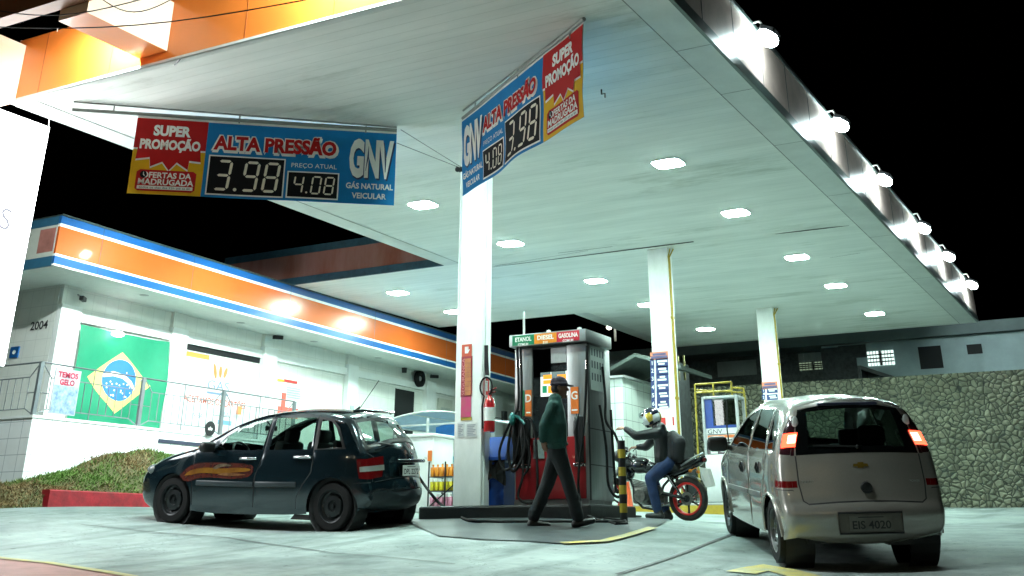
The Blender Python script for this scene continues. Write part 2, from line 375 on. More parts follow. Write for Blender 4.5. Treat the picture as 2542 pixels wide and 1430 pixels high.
# the right fascia, its bottom trim and its six floodlights
mb = MB(); mb.span((XR,Y0,H+.16),(XR+.03,Y1,H+.98))
for y in np.arange(10.6, 34, 1.25): mb.span((XR+.03,y,H+.16),(XR+.034,y+.02,H+.98), 1)
build('side_fascia', mb, [M_fasc_side, M_trim], can)
mb = MB(); mb.span((XR,Y0,H-.006),(XR+.05,Y1,H+.16)); mb.span((XR-.01,Y0,H+.98),(XR+.06,Y1,H+1.04))
build('side_trim', mb, mat('green_grey_trim', (.10,.14,.13), .3, metal=.4, var=.35, scale=1.5, stretch=(1,.6,1)), can)
mb = MB(); mb.span((XL,Y1-.03,H+.03),(XR,Y1,H+.98)); build('rear_fascia', mb, M_fasc_side, can)
mb = MB(); mb.span((XL,Y0,H+.03),(XL+.03,YA,H+.98)); mb.span((XL,YB,H+.03),(XL+.03,Y1,H+.98)); build('left_fascia', mb, M_fasc_side, can)
# front fascia: orange sheet, with two box arms reaching out to an outer beam
M_front = mat('orange_front_sheet', (.82,.22,.035), .34, var=.04, scale=1.2, coat=.3)
mb = MB(); mb.span((XL,Y0,H+.03),(XR,Y0+.03,H+.97)); 
for x in (-12.9, -11.5, -9.1, -7.7, -6.3): mb.span((x,Y0-.004,H+.03),(x+.012,Y0,H+.97), 1)
build('front_fascia', mb, [M_front, mat('joint_line', (.45,.10,.015), .5, var=.1)], can)  # second material: darker orange lines at the sheet joints
mb = MB(); mb.span((XL,Y0-.012,H-.006),(XR,Y0+.02,H+.03)); build('front_trim', mb, M_flash, can)
M_arm = mat('cream_arm_sheet', (.80,.70,.55), .4, var=.04, scale=1.5)
for x, zz in ((-10.43,.15),(-13.35,-.03)):
    mb = MB(); mb.span((x-.5,7.982,H+zz),(x,Y0-.006,H+.86)); mb.span((x-.5,7.982,H+zz-.004),(x,Y0-.006,H+zz-.001), 1); build('fascia_arm', mb, [M_arm, M_front], can)
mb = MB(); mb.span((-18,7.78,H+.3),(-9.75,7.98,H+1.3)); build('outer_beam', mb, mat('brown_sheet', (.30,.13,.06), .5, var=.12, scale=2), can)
# rusty fascia over the annex
zA = .03
mb = MB(); mb.span((-20.2,YA-.03,H+.17),(XL-.02,YA,H+.74)); build('annex_fascia', mb, M_fasc_rear, can)
mb = MB(); mb.span((-20.2,YA-.05,H+.74),(XL-.02,YA,H+.92)); mb.span((-20.2,YA-.05,H-.004),(XL-.02,YA,H+.17)); build('annex_trim', mb, mat('dull_blue_trim', (.035,.10,.14), .5, var=.2), can)
for a, b, wd in (((1222,663),(1722,600),.085), ((1925,581),(2108,560),.07)):
    p, q = aZ(*a, H-.008), aZ(*b, H-.008); k = 14; V = []; mb = MB()
    for i in range(k+1):
        c = p.lerp(q, i/k); h = wd*(.25+.75*(i/k if wd > .08 else math.sin(math.pi*min(.98, i/k))))
        V += [c+Vector((0,-h*.5,0)), c+Vector((0,h*.5,0))]
    mb.add(V, [(2*i,2*i+1,2*i+3,2*i+2) for i in range(k)]); build('plank_gap', mb, M_dark, can)
mb = MB(); p, q = aZ(1385,628,H-.008), aZ(1520,612,H-.008); mb.add([p, q, q+Vector((0,.02,0)), p+Vector((0,.02,0))], [(0,1,2,3)])
for a, b in (((1228,660),(1460,622)), ((2060,640),(2135,628))):
    p, q = aZ(*a, H-.008), aZ(*b, H-.008); mb.add([p, q, q+Vector((0,.014,0)), p+Vector((0,.014,0))], [(0,1,2,3)])
build('plank_seam', mb, M_dark, can)
mb = MB(); p = aZ(1493,222,H); mb.ring([p, p+Vector((0,0,-.07)), p+Vector((.05,0,-.07)), p+Vector((.05,0,-.13))], .012, 6); p = aZ(440,152,H); mb.ring([p+Vector((-.1,.05,-.01)), p+Vector((.1,-.05,-.01))], .01, 5)
build('bracket', mb, M_black, can)

# ------------------------------------------------------------------ lamps
M_lens = glow('lamp_panel_light', (.74,1.0,.90), 150)
lamp_pos = [(-6.25,15.1*1.0857),(-6.26,18.27*1.0857),(-6.25,22.05*1.0857),(-6.25,25.15*1.0857),(-6.24,29.0*1.0857),
            (-11.17,15.2*1.0857),(-11.17,18.27*1.0857),(-11.16,22.1*1.0857),(-11.2,25.15*1.0857),(-11.15,29.03*1.0857),
            (-16.12,21.05*1.0857),(-16.2,23.63*1.0857),(-6.72,12.6),(-11.15,12.75)]
order = ['nearest', 'second', 'third', 'fourth', 'farthest']
for i, (x, y) in enumerate(lamp_pos):
    if i < 5: lb = f'square white ceiling lamp, {order[i]} in the right row above the silver car'
    elif i < 10: lb = f'square white ceiling lamp, {order[i-5]} in the row left of the columns'
    elif i > 11: lb = f'square white ceiling lamp hidden behind the {["rippled","straight"][i-12]} price banner'
    else: lb = f'square white ceiling lamp {["nearer to", "farther along"][i-10]} the orange shop fascia, on the low annex ceiling'
    t = thing('ceiling_lamp', lb, 'lamp', (x, y, H), 'lamps in the canopy ceiling')
    def rr_(a, b): return [(a*np.sign(math.cos(q))*abs(math.cos(q))**.45, b*np.sign(math.sin(q))*abs(math.sin(q))**.45) for q in np.linspace(0,2*math.pi,33)[:-1]]
    mb = MB(); mb.prism(rr_(.25,.23), (x,y,H-.002), (1,0,0), (0,1,0), (0,0,-1), .026); build('frame', mb, M_white, t)
    mb = MB(); mb.prism(rr_(.238,.218), (x,y,H-.0285), (1,0,0), (0,1,0), (0,0,-1), .003); build('lens', mb, M_lens, t)

def spot(name, loc, tgt, power, ang, parent, col=(.86,1,.97), blend=.6, rad=.08):
    l = bpy.data.lights.new(name, 'SPOT'); l.energy = power; l.spot_size = R(ang); l.spot_blend = blend; l.shadow_soft_size = rad; l.color = col
    o = link(name, l, parent); o.location = loc; o.rotation_euler = (Vector(tgt)-Vector(loc)).to_track_quat('-Z','Y').to_euler(); return o
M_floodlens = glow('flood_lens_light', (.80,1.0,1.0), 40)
fl = [(1905,95),(2085,310),(2195,447),(2293,567),(2355,637),(2413,707)]
for i, q in enumerate(fl):
    p = aX(*q, -3.75)
    t = thing('floodlight', f'glaring white floodlight on an arm off the canopy edge, {["nearest", "second nearest", "third nearest", "fourth nearest", "second farthest", "farthest"][i]} of the six', 'floodlight', (XR+.03, p.y, H+1.0), 'floodlights along the right canopy edge')
    mb = MB(); mb.ring([(XR+.02,p.y,H+1.03),(XR+.15,p.y,H+1.04),(p.x,p.y,p.z+.1)], .018, 8); build('arm', mb, M_alu, t, 60)
    Mr = Matrix.Rotation(R(28), 3, 'Y')
    mb = MB(); mb.box(p+Mr@Vector((0,0,.10)), (.22,.34,.08), Mr, 0, .015); build('housing', mb, M_black, t)
    mb = MB(); mb.ball(p, (.15,.23,.11), M=Mr); build('lens', mb, M_floodlens, t, 180)  # lens ball oversized, its extra width stands in for the lamp's glow
    spot('spotlight', p+Vector((.02,-.05,-.03)), (XR+.04, p.y-.3, H+.1), 3600, 165, t, blend=.3, rad=.06)

# floods of the front and left sides, set over the fascia and behind the outer beam
for i, (p, tg, pw, an, lb) in enumerate([
    ((-11.08,8.8,6.4),(-11.35,9.31,5.72),330,165,'floodlight behind the outer orange beam, between the two box arms'),
    ((-7.1,8.75,6.75),(-7.6,9.31,5.75),520,170,'floodlight behind the outer orange beam, right of the box arms'),
    ((-4.9,8.75,6.75),(-4.9,9.31,5.85),420,150,'floodlight above the right end of the orange front fascia'),
    ((-13.9,11.5,6.3),(-18.6,14.5,1.6),700,95,'floodlight on the left canopy edge aimed at the shop corner'),
    ((-13.9,15.0,6.3),(-19.3,17.0,1.8),900,95,'floodlight on the left canopy edge aimed at the shop windows'),
    ((-13.9,18.0,6.3),(-19.3,19.5,1.8),800,85,'floodlight on the left canopy edge nearest the rusty fascia'),
    ((-4.6,34.7,6.5),(-1.5,38,5.0),60,150,'unseen added floodlight on the far canopy edge lighting the grey house')]):  # this last lamp is unseen, added to brighten the house
    t = thing('floodlight', lb, 'floodlight', p, 'floodlights over the canopy fascia')
    d = (Vector(tg)-Vector(p)).normalized(); Q = d.to_track_quat('-Z','Y').to_matrix()
    mb = MB(); mb.box(Vector(p)-d*.06, (.34,.22,.1), Q, 0, .015); build('housing', mb, M_black, t)
    mb = MB(); mb.box(Vector(p)-d*.005, (.30,.18,.01), Q); build('lens', mb, M_floodlens, t)
    base = Vector((-4.6,34.25,H+.98)) if i == 6 else Vector((XL+.02,p[1],H+.98)) if i > 2 else Vector((p[0],Y0+.02,H+.98))
    mb = MB(); mb.ring([base, Vector(p)-d*.1], .018, 8); build('arm', mb, M_alu, t, 60)
    spot('spotlight', Vector(p)+d*.02, tg, pw, an, t)

# ------------------------------------------------------------------ canopy columns
def frame_on(o, u, v_): return Vector(o), Vector(u), Vector(v_)
cols = []
for i, (x, y, lb) in enumerate([(-8.72,14.25,'white square canopy column carrying the crimson notice and the fire extinguisher'),
        (-8.68,21.8,'white canopy column with six numbered blue notices, behind the motorcyclist'),
        (-8.68,29.3,'white canopy column with a yellow pipe, rising behind the silver car roof')]):
    zt = gz(x, y) - .1
    t = thing('canopy_column', lb, 'column', (x, y+.12, zt), 'columns under the canopy')
    mb = MB(); mb.span((x-.23,y,zt),(x+.23,y+.24,H), 0, .012); build('shaft', mb, M_col, t)
    if i == 0:
        mb = MB(); mb.ring([(x+.235,y+.07,.46),(x+.235,y+.07,H-.02)], .012, 8); mb.ring([(x-.205,y-.012,3.2),(x-.205,y-.012,H-.05)], .008, 6); build('conduit', mb, M_col, t, 60)
        mb = MB(); mb.ball((x-.25,y-.05,H-.32), .045); mb.span((x-.24,y-.03,H-.36),(x-.15,y,H-.28)); build('bracket', mb, M_black, t)
        mb = MB(); random.seed(3)
        for k in range(5): mb.ring([(x+.25+.012*k,y+.03,2.62),(x+.255+.012*k,y+.03,2.32+.03*k),(x+.265+.012*k,y+.04,2.2),(x+.275,y+.05,2.45)], .008, 6)
        build('cable_coil', mb, M_black, t, 60)
    else:
        mb = MB()
        for d in (.02,.075): mb.ring([(x+.25,y+d,gz(x,y)),(x+.25,y+d,H-.35),(x+.24,y+d,H-.2),(x+.27+d,y+d,H-.03)], .016, 8)
        for z in (1.5,2.6,4.2): mb.span((x+.225,y-.005,z),(x+.272,y+.11,z+.05))
        build('pipe', mb, M_yel, t, 60)
    cols.append(t)

# ------------------------------------------------------------------ pump islands
M_island = mat('black_island_paint', (.018,.020,.021), .4, var=.3, scale=5, bump=.15)
isl = thing('pump_island', 'black painted concrete island carrying the fuel pump and blue bin', 'island', (-7.7,14.9,.25))
mb = MB(); mb.span((-9.37,14.02,.0),(-6.70,15.55,.445), 0, .03); build('island_base', mb, M_island, isl)
isl = thing('pump_island', 'yellow edged pump island beneath the middle column behind the motorcycle', 'island', (-8.3,22,.5))
mb = MB(); mb.span((-9.3,21.5,.3),(-6.6,23,.66), 0, .03); build('island_base', mb, mat('grey_island', (.3,.32,.31), .5, var=.15), isl)
mb = MB(); mb.span((-9.31,21.47,.3),(-6.59,21.499,.62)); build('edge_band', mb, M_yel, isl)
isl = thing('pump_island', 'grey concrete plinth carrying the blue and white gas dispenser', 'island', (-8.6,26,.6))
mb = MB(); mb.span((-9.8,25.0,.4),(-7.2,27.2,.80), 0, .03); build('island_base', mb, M_trim, isl)

# ------------------------------------------------------------------ shop
M_soff = mat('soffit_paint', (.62,.66,.62), .5, var=.05)
M_wall = tiles('shop_wall_tiles', (.74,.75,.70), (.60,.61,.57), .34, .34, .4)
M_tile = tiles('white_base_tiles', (.80,.82,.82), (.40,.43,.45), .33, .28, .2)
XF, XW, FL = -17.92, -19.3, 2.02
fz = lambda y: -.013*(y-14)
shop = thing('shop_building', 'low white tiled shop with orange and blue striped fascia and deep eaves', 'shop', (-21,24,FL))
mb = MB()
for a, b, m in ((5.0,5.6,0),): pass
YS0, YS1 = 14.0, 40.0
bands = [(4.80,4.835,2),(4.835,4.985,1),(4.985,5.03,2),(5.03,5.56,0),(5.56,5.62,2),(5.62,5.77,1),(5.77,5.80,3)]
for z0, z1, m in bands:
    o = .03 if m == 3 else 0
    A = [(XF+o,YS0,z0),(XF+o,YS0,z1),(XF+o,YS1,z1+fz(YS1)),(XF+o,YS1,z0+fz(YS1))]
    B = [(p[0]-.06-o,p[1],p[2]) for p in A]
    mb.add(A+B, [(0,1,2,3),(7,6,5,4),(0,4,5,1),(1,5,6,2),(2,6,7,3),(3,7,4,0)], m)
for y in (15.05,17.6,20.9,24.4,28,31.5):
    mb.add([(XF+.003,y,4.83+fz(y)),(XF+.003,y+.012,4.83+fz(y)),(XF+.003,y+.012,5.77+fz(y)),(XF+.003,y,5.77+fz(y))], [(0,1,2,3)], 3)
build('fascia', mb, [M_orange, M_blue_band, M_white, M_trim], shop)
mb = MB()
for z0, z1, m in ((4.80,4.99,1),(4.99,5.60,0),(5.60,5.77,1),(5.77,5.80,2)): mb.span((XF-.07,YS0,z0),(-26,YS0+.05,z1), m)
mb.span((XF-.1,YS0-.002,5.08),(XF-.55,YS0,5.55), 3)
build('end_fascia', mb, [mat('cream_end_panel', (.50,.52,.46), .5, var=.06), mat('dull_blue_end', (.03,.12,.2), .5, var=.1), M_trim, mat('faded_red_panel', (.42,.17,.14), .5, var=.2, scale=3)], shop)
mb = MB(); text(mb, 'S', .22, (XF-1.02,YS0-.003,5.16), (1,0,0), (0,0,1)); text(mb, 'Y', .16, (XF-.85,YS0-.003,5.42), (1,0,0), (0,0,1)); build('lettering', mb, plain('grey_lettering', (.10,.11,.11)), shop)
mb = MB(); mb.add([(XF-.06,YS0+.05,4.83),(XF-.06,YS1,4.83+fz(YS1)),(-26,YS1,4.83+fz(YS1)),(-26,YS0+.05,4.83)], [(0,1,2,3)]); build('soffit', mb, M_soff, shop)
M_sofl = mat('dull_lamp_glass', (.25,.27,.26), .3, var=.1)
for q in ((358,733),(598,797),(780,840),(940,878)):
    p = aZ(*q, 4.79); mb = MB()
    z = 4.825+fz(p.y); mb.lathe([(.001,z-.002),(.085,z-.002),(.1,z),(.1,z+.004)], (p.x,p.y,0), (0,0,1), 20); build('soffit_lamp', mb, M_sofl, shop, 60)
# wall with pilasters
wt = 4.86
mb = MB(); mb.span((XW,15.34,FL-.9),(XW-.2,40,wt)); mb.span((XW-.2,15.34,FL-.9),(-26,15.54,wt)); build('wall', mb, M_wall, shop)
pil = [(15.34,15.86),(18.45,18.92),(21.55,22.05),(25.0,25.45),(28.9,29.4),(33,33.5)]
for y0, y1 in pil:
    mb = MB(); mb.span((XW+.001,y0,FL-.9),(XW+.16,y1,4.42), 0, .01); mb.span((XW+.001,y0+.02,4.42),(XW+.10,y1-.02,wt), 1); build('pilaster', mb, [M_white, M_wall], shop)
mb = MB()
for (a, _), (_, b) in zip([(p[1],0) for p in pil[:-1]], [(0,p[0]) for p in pil[1:]]): mb.span((XW+.002,a+.001,4.14),(XW+.09,b-.001,4.32))
build('lintel', mb, M_white, shop)
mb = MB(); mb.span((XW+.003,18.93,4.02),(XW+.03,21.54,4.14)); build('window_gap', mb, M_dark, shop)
# dark doorway and pale door beyond it
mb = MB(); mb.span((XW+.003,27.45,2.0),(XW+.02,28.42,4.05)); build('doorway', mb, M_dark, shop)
mb = MB(); mb.span((XW+.02,29.7,2.0),(XW+.06,30.5,4.0)); build('door', mb, mat('cream_door', (.62,.63,.55), .5, var=.06), shop)
mb = MB(); mb.span((XW+.061,29.85,3.3),(XW+.065,30.35,3.75)); build('door_pane', mb, mat('frosted_pane', (.5,.55,.5), .3, var=.1), shop)
mb = MB(); text(mb, '2004', .17, (XW-.42,15.325,4.03), (1,0,0), (0,0,1), bold=.02, width=.52); build('house_number', mb, M_ktxt, shop)
mb = MB(); mb.span((XW-1.15,15.31,3.42),(XW-.9,15.338,3.64)); mb.lathe([(.001,0),(.045,0),(.045,.004)], (XW-1.02,15.308,3.53), (0,-1,0), 14, 1); build('wall_plate', mb, [M_blue_band, M_white], shop)
mb = MB(); mb.span((XW+.162,15.5,3.45),(XW+.17,15.68,3.65)); mb.span((XW+.162,21.7,3.2),(XW+.17,21.85,3.4)); mb.span((XW+.162,25.15,3.1),(XW+.18,25.3,3.35)); build('socket_plate', mb, mat('grey_plate', (.45,.5,.5), .4), shop)
# small fittings on the wall under the eaves
def camera_fit(q, lb, rot):
    p = aX(*q, XW+.28); t = thing('security_camera', lb, 'camera', p)
    M = Matrix.Rotation(R(rot), 3, 'Z')
    mb = MB(); mb.box(p, (.26,.09,.09), M, 0, .012); build('housing', mb, M_black, t)
    mb = MB(); mb.ring([p+Vector((-.05,0,.03)), p+Vector((-.16,0,.10)), (XW+.02,p.y,p.z+.12)], .015, 8); build('bracket', mb, M_alu, t, 60)
camera_fit((206,742), 'small black security camera under the shop eaves near the house number', -55)
camera_fit((690,838), 'thin black security camera on the shop wall right of the printed banner', 50)
camera_fit((1078,935), 'grey security camera bracket high on the shop wall beside the hose reel', 50)
p = aX(1042,940,XW+.16)
t = thing('hose_reel', 'dark round hose reel hung high on the shop wall by the doorway', 'hose reel', p)
mb = MB(); mb.lathe([(.22,-.06),(.24,-.05),(.24,.05),(.22,.06),(.12,.06),(.12,-.06),(.22,-.06)], p, (1,0,0), 28); build('coil', mb, M_rubber, t, 40)
mb = MB(); mb.lathe([(.001,.02),(.07,.02),(.07,-.1),(.001,-.1)], p, (1,0,0), 16); build('hub', mb, M_alu, t, 40)
p = aX(1004,915,XW+.1)
t = thing('wall_lamp', 'small dark lantern fixed under the eaves left of the hose reel', 'lamp', p)
mb = MB(); mb.lathe([(.001,-.12),(.07,-.12),(.09,.08),(.03,.14),(.001,.14)], p, (0,0,1), 14); build('shade', mb, M_black, t, 40)

# raised terrace in front of the shop, its tiled base and the grass bank
ter = thing('shop_terrace', 'raised terrace with white tiled front wall below the railing', 'terrace', (-18.5,20,1.2))
mb = MB(); mb.span((-17.68,13.95,.35),(-26,14.1,FL)); mb.span((-17.68,14.1,.35),(-17.9,34,FL)); build('base_wall', mb, M_tile, ter)
mb = MB(); mb.span((-17.9,14.1,FL-.1),(-26,40,FL-.003)); build('floor', mb, M_conc, ter)
mb = MB(); mb.span((-17.66,13.93,FL),(-17.92,34,FL+.045)); mb.span((-17.92,13.93,FL),(-26,14.12,FL+.045)); build('coping', mb, M_white, ter)
mb = MB(); mb.span((-17.672,17.0,1.80),(-17.66,19.4,1.87)); build('dark_rail', mb, M_ink, ter)

rail = thing('terrace_railing', 'thin grey metal railing with chamfered panels along the shop terrace', 'railing', (-17.75,17.6,FL+.045))
M_rail = mat('grey_rail_paint', (.16,.18,.19), .45, metal=.3, var=.1)
zb = FL+.045; posts = [14.02,16.5,18.82,21.2]
for y in posts:
    mb = MB(); mb.span((-17.80,y-.04,zb),(-17.74,y+.04,zb+.93)); build('post', mb, M_rail, rail)
mb = MB()
def bar(a, b, r=.011): mb.ring([a, b], r, 6)
def panel(P, Q):
    d = (Q-P); L = d.length; d.normalize(); up = Vector((0,0,1)); top = .93
    bar(P+up*top, Q+up*top, .016)
    i0, i1 = .26, L-.26
    lo, hi = .13, .68
    bar(P+d*i0+up*hi, P+d*i1+up*hi); bar(P+d*i0+up*lo, P+d*i1+up*lo)
    bar(P+d*.04+up*(top-.02), P+d*i0+up*hi); bar(Q-d*.04+up*(top-.02), P+d*i1+up*hi)
    bar(P+d*.04+up*.02, P+d*i0+up*lo); bar(Q-d*.04+up*.02, P+d*i1+up*lo)
    n_ = max(2, round((i1-i0)/.2))
    for k in range(n_+1):
        u_ = i0+(i1-i0)*k/n_; bar(P+d*u_+up*lo, P+d*u_+up*hi, .009)
    m_ = P+d*L*.5; bar(m_, m_+up*top, .011)
    for e, s_ in ((i0,-1),(i1,1)): bar(P+d*e+up*.4, P+d*(e+s_*.24)+up*.4, .009)
for a, b in zip(posts[:-1], posts[1:]): panel(Vector((-17.77,a,zb)), Vector((-17.77,b,zb)))
panel(Vector((-17.77,14.02,zb)), Vector((-20.2,14.02,zb))); panel(Vector((-20.2,14.02,zb)), Vector((-22.6,14.02,zb)))
build('bars', mb, M_rail, rail, 60)

M_kerb = mat('crimson_kerb_paint', (.30,.006,.016), .5, var=.3, scale=5, bump=.15)
mb = MB(); ks = np.linspace(13.75, 20, 26); V = []
for y in ks:
    g0 = gz(-16.78, y)
    zt = .80 - max(0, 13.3-y)*.10
    V += [(-16.66,y,g0-.1),(-16.66,y,zt-.02),(-16.69,y,zt),(-16.86,y,zt),(-16.86,y,g0-.1)]
mb.add(V, [(i*5+k, i*5+k+1, (i+1)*5+k+1, (i+1)*5+k) for i in range(len(ks)-1) for k in range(4)] + [(0,1,2,3,4)])
struct(build('kerb', mb, M_kerb))
bt = lambda y: float(np.interp(y, [10,13.4,14.2,15.1,15.9,16.4,30], [.8,.95,1.03,1.32,1.6,1.68,1.8]))
M_soil = mat('bank_soil', (.085,.060,.03), .9, var=.3, scale=3, bump=.6, bscale=14, col2=(.05,.075,.02))
def bankp(u, v):
    y = 10.5+v*11; k_ = min(1, max(0, (y-13.55)/.25)); zt = .80*k_ + (gz(-16.5,y)-.02)*(1-k_); x = -16.87*k_ - 16.55*(1-k_) - (.85+.3*(1-k_))*u
    return (x, y, zt-.03 + (bt(y)-zt)*(u**.8) + .03*math.sin(y*5+u*6))
mb = MB().grid(bankp, 10, 60); struct(build('grass_bank', mb, M_soil, smooth=180))
mb = MB(); random.seed(11)
for k in range(24000):
    u, v = random.random(), random.random()**.9
    p = Vector(bankp(u, v)); h = random.uniform(.02,.055)*(1.2 if u > .8 else 1); a = random.uniform(0,6.28); wd = random.uniform(.007,.016)
    d = Vector((math.cos(a), math.sin(a), 0))*wd; l = Vector((random.uniform(-.05,.06), random.uniform(-.05,.05), h))
    q = math.sin(p.y*2.1+u*3)+math.sin(p.y*5.3-u*9)*.6+random.uniform(-1,1)
    q -= max(0, 14.2-p.y)*1.2; mi = 0 if q > .9-1.1*u else (1 if q > -.5 else 2)
    mb.add([p-d, p+d, p+l*.6+d*.6, p+l], [(0,1,2),(0,2,3)], mi)
struct(build('grass', mb, [mat('bright_grass', (.10,.20,.025), .7, var=.2), mat('olive_grass', (.11,.13,.03), .7, var=.2), mat('dry_grass', (.22,.15,.06), .7, var=.2)]), 'stuff')

# ------------------------------------------------------------------ stone wall and the house above it
M_stone = mat('stone_wall', (.25,.255,.195), .8, var=.25, scale=2, bump=.0)
n = M_stone.node_tree; b_ = n.nodes['Principled BSDF']
tc = n.nodes.new('ShaderNodeTexCoord'); mp = n.nodes.new('ShaderNodeMapping'); mp.inputs['Scale'].default_value = (5.9,1,6.8)
nz = n.nodes.new('ShaderNodeTexNoise'); nz.inputs['Scale'].default_value = 2.2; n.links.new(tc.outputs['Object'], nz.inputs[0])
ma = n.nodes.new('ShaderNodeVectorMath'); ma.operation = 'MULTIPLY_ADD'; ma.inputs[1].default_value = (.20,.20,.20); n.links.new(nz.outputs['Color'], ma.inputs[0]); n.links.new(tc.outputs['Object'], ma.inputs[2])
n.links.new(ma.outputs[0], mp.inputs[0])
v1 = n.nodes.new('ShaderNodeTexVoronoi'); v1.feature = 'DISTANCE_TO_EDGE'; v1.inputs['Scale'].default_value = 1; n.links.new(mp.outputs[0], v1.inputs['Vector'])
v2 = n.nodes.new('ShaderNodeTexVoronoi'); v2.inputs['Scale'].default_value = 1; n.links.new(mp.outputs[0], v2.inputs['Vector'])
r1 = n.nodes.new('ShaderNodeValToRGB'); r1.color_ramp.elements[0].position = .015; r1.color_ramp.elements[1].position = .085; n.links.new(v1.outputs['Distance'], r1.inputs[0])
hs = n.nodes.new('ShaderNodeMix'); hs.data_type = 'RGBA'; hs.blend_type = 'MULTIPLY'; hs.inputs[0].default_value = .55
sx_ = n.nodes.new('ShaderNodeSeparateColor'); n.links.new(v2.outputs['Color'], sx_.inputs[0])
rr = n.nodes.new('ShaderNodeValToRGB'); rr.color_ramp.elements[0].color = (.42,.46,.38,1); rr.color_ramp.elements[1].color = (1.0,1.0,.85,1); n.links.new(sx_.outputs[0], rr.inputs[0])
n.links.new(b_.inputs['Base Color'].links[0].from_socket, hs.inputs[6]); n.links.new(rr.outputs[0], hs.inputs[7])
mx = n.nodes.new('ShaderNodeMix'); mx.data_type = 'RGBA'; mx.inputs[6].default_value = (.025,.032,.025,1); n.links.new(r1.outputs[0], mx.inputs[0]); n.links.new(hs.outputs[2], mx.inputs[7]); n.links.new(mx.outputs[2], b_.inputs['Base Color'])
bp = n.nodes.new('ShaderNodeBump'); bp.inputs['Strength'].default_value = .9; bp.inputs['Distance'].default_value = .06
r2 = n.nodes.new('ShaderNodeValToRGB'); r2.color_ramp.elements[1].position = .3; n.links.new(v1.outputs['Distance'], r2.inputs[0]); n.links.new(r2.outputs[0], bp.inputs['Height']); n.links.new(bp.outputs[0], b_.inputs['Normal'])
def wall_block(x0, x1, y0, y1, zb_, z0, z1, m, name, lb, cat):
    mb = MB(); mb.add([(x0,y0,zb_),(x1,y0,zb_),(x1,y0,z1),(x0,y0,z0),(x0,y1,zb_),(x1,y1,zb_),(x1,y1,z1),(x0,y1,z0)], [(0,1,2,3),(7,6,5,4),(0,4,5,1),(1,5,6,2),(2,6,7,3),(3,7,4,0)])
    return tag(build(name, mb, m), lb, cat)
wall_block(-24,14,35.3,36.1,.3,4.62,4.32,M_stone,'stone_wall','rough retaining wall of irregular pale green grey stones','wall')
M_house = mat('teal_grey_render', (.30,.40,.41), .8, var=.1, scale=1.5, bump=.1)
hs_ = thing('background_house', 'dim grey house above the stone wall with barred windows', 'house', (-6,40,4))
YH = 37.5
mb = MB(); mb.span((-9.3,YH,3.6),(16,YH+6,5.86)); mb.span((-16,YH+.8,3.6),(-9.3,YH+6,5.86), 1); build('wall', mb, [M_house, mat('dark_brick', (.07,.085,.08), .9, var=.3, scale=8)], hs_)
mb = MB(); mb.span((-24,YH-.25,5.87),(16,YH+6.2,6.22)); build('roof_edge', mb, mat('dark_eaves', (.10,.14,.14), .7, var=.15, scale=1), hs_)
def hwin(x0, z0, x1, z1, lit, bars, y=YH):
    mb = MB(); mb.span((x0,y-.02,z0),(x1,y+.0,z1)); wnd = build('window', mb, lit, hs_)
    if bars:
        mb = MB(); mb.span(((x0+x1)/2-.03,y-.05,z0),((x0+x1)/2+.03,y-.022,z1))
        for k in range(1,4): zz = z0+(z1-z0)*k/4; mb.span((x0,y-.045,zz-.018),(x1,y-.024,zz+.018))
        for k in range(1,9): xx = x0+(x1-x0)*k/9; mb.span((xx-.008,y-.04,z0),(xx+.008,y-.028,z1))
        build('bars', mb, M_dark, wnd)
M_lit = glow('lit_window', (.75,1,.92), .55); M_lit2 = glow('dim_window', (.55,.75,.5), .12)
hwin(-7.84,5.13,-7.01,5.58,M_lit,True); hwin(-6.24,4.93,-5.55,5.61,M_dark,False); hwin(-4.78,5.28,-4.34,5.57,M_dark,False)
hwin(-10.3,5.25,-9.35,5.5,M_lit2,True,YH+.8)
M_corr = mat('corrugated_sheet', (.20,.24,.22), .6, var=.1, scale=2)
mb = MB()
for x0, x1, z0, z1 in ((-13.2,-11.8,5.22,5.72),(-10.3,-9.35,5.52,5.8)):
    k = int((x1-x0)/.09)
    mb = MB()
    for i in range(k): a = x0+(x1-x0)*i/k; mb.span((a,YH+.76 - .02*(i % 2),z0),(a+(x1-x0)/k,YH+.79,z1))
    build('corrugated_panel', mb, M_corr, hs_)
mb = MB(); mb.prism([(0,0),(1.55,-.62),(1.55,-.72),(0,-.12)], (-7.9,YH-.9,5.05), (1,0,0), (0,0,1), (0,1,0), .9); mb.span((-8.0,YH-.9,4.3),(-7.9,YH,5.05)); build('lean_to_roof', mb, mat('dark_sheet', (.04,.05,.05), .7, var=.2), hs_)
mb = MB(); mb.span((-9.32,YH-.03,3.6),(-8.2,YH-.002,5.8)); mb.prism([(0,0),(.9,.0),(.9,-.4),(.45,-.4)], (-8.75,YH-.06,5.82), (1,0,0), (0,0,1), (0,1,0), .05); build('dark_recess', mb, mat('dark_brick_recess', (.05,.06,.06), .9, var=.3, scale=8), hs_)
t = thing('street_lamp', 'small bright round lamp far off beneath the canopy edge', 'lamp', aY(1512,812,34.8))
p = aY(1512,812,34.8)
mb = MB(); mb.ball(p, .085); build('bulb', mb, glow('far_bulb_light', (1,1,.8), 12), t, 180)
mb = MB(); mb.ring([p+Vector((0,.05,.05)), p+Vector((.0,.3,.25)), p+Vector((0,.55,.2))], .02, 8); mb.span((p.x-.04,35.28,p.z-.4),(p.x+.04,35.3,p.z+.4)); build('bracket', mb, M_alu, t, 60)
bk = thing('dark_outbuilding', 'black outbuilding with a slanted sheet roof behind the tiled kiosk', 'shed', (-14,31,1))
mb = MB(); mb.span((-16,31,.5),(-12.3,33,4.9)); build('wall', mb, mat('soot_wall', (.03,.035,.035), .9, var=.3), bk)
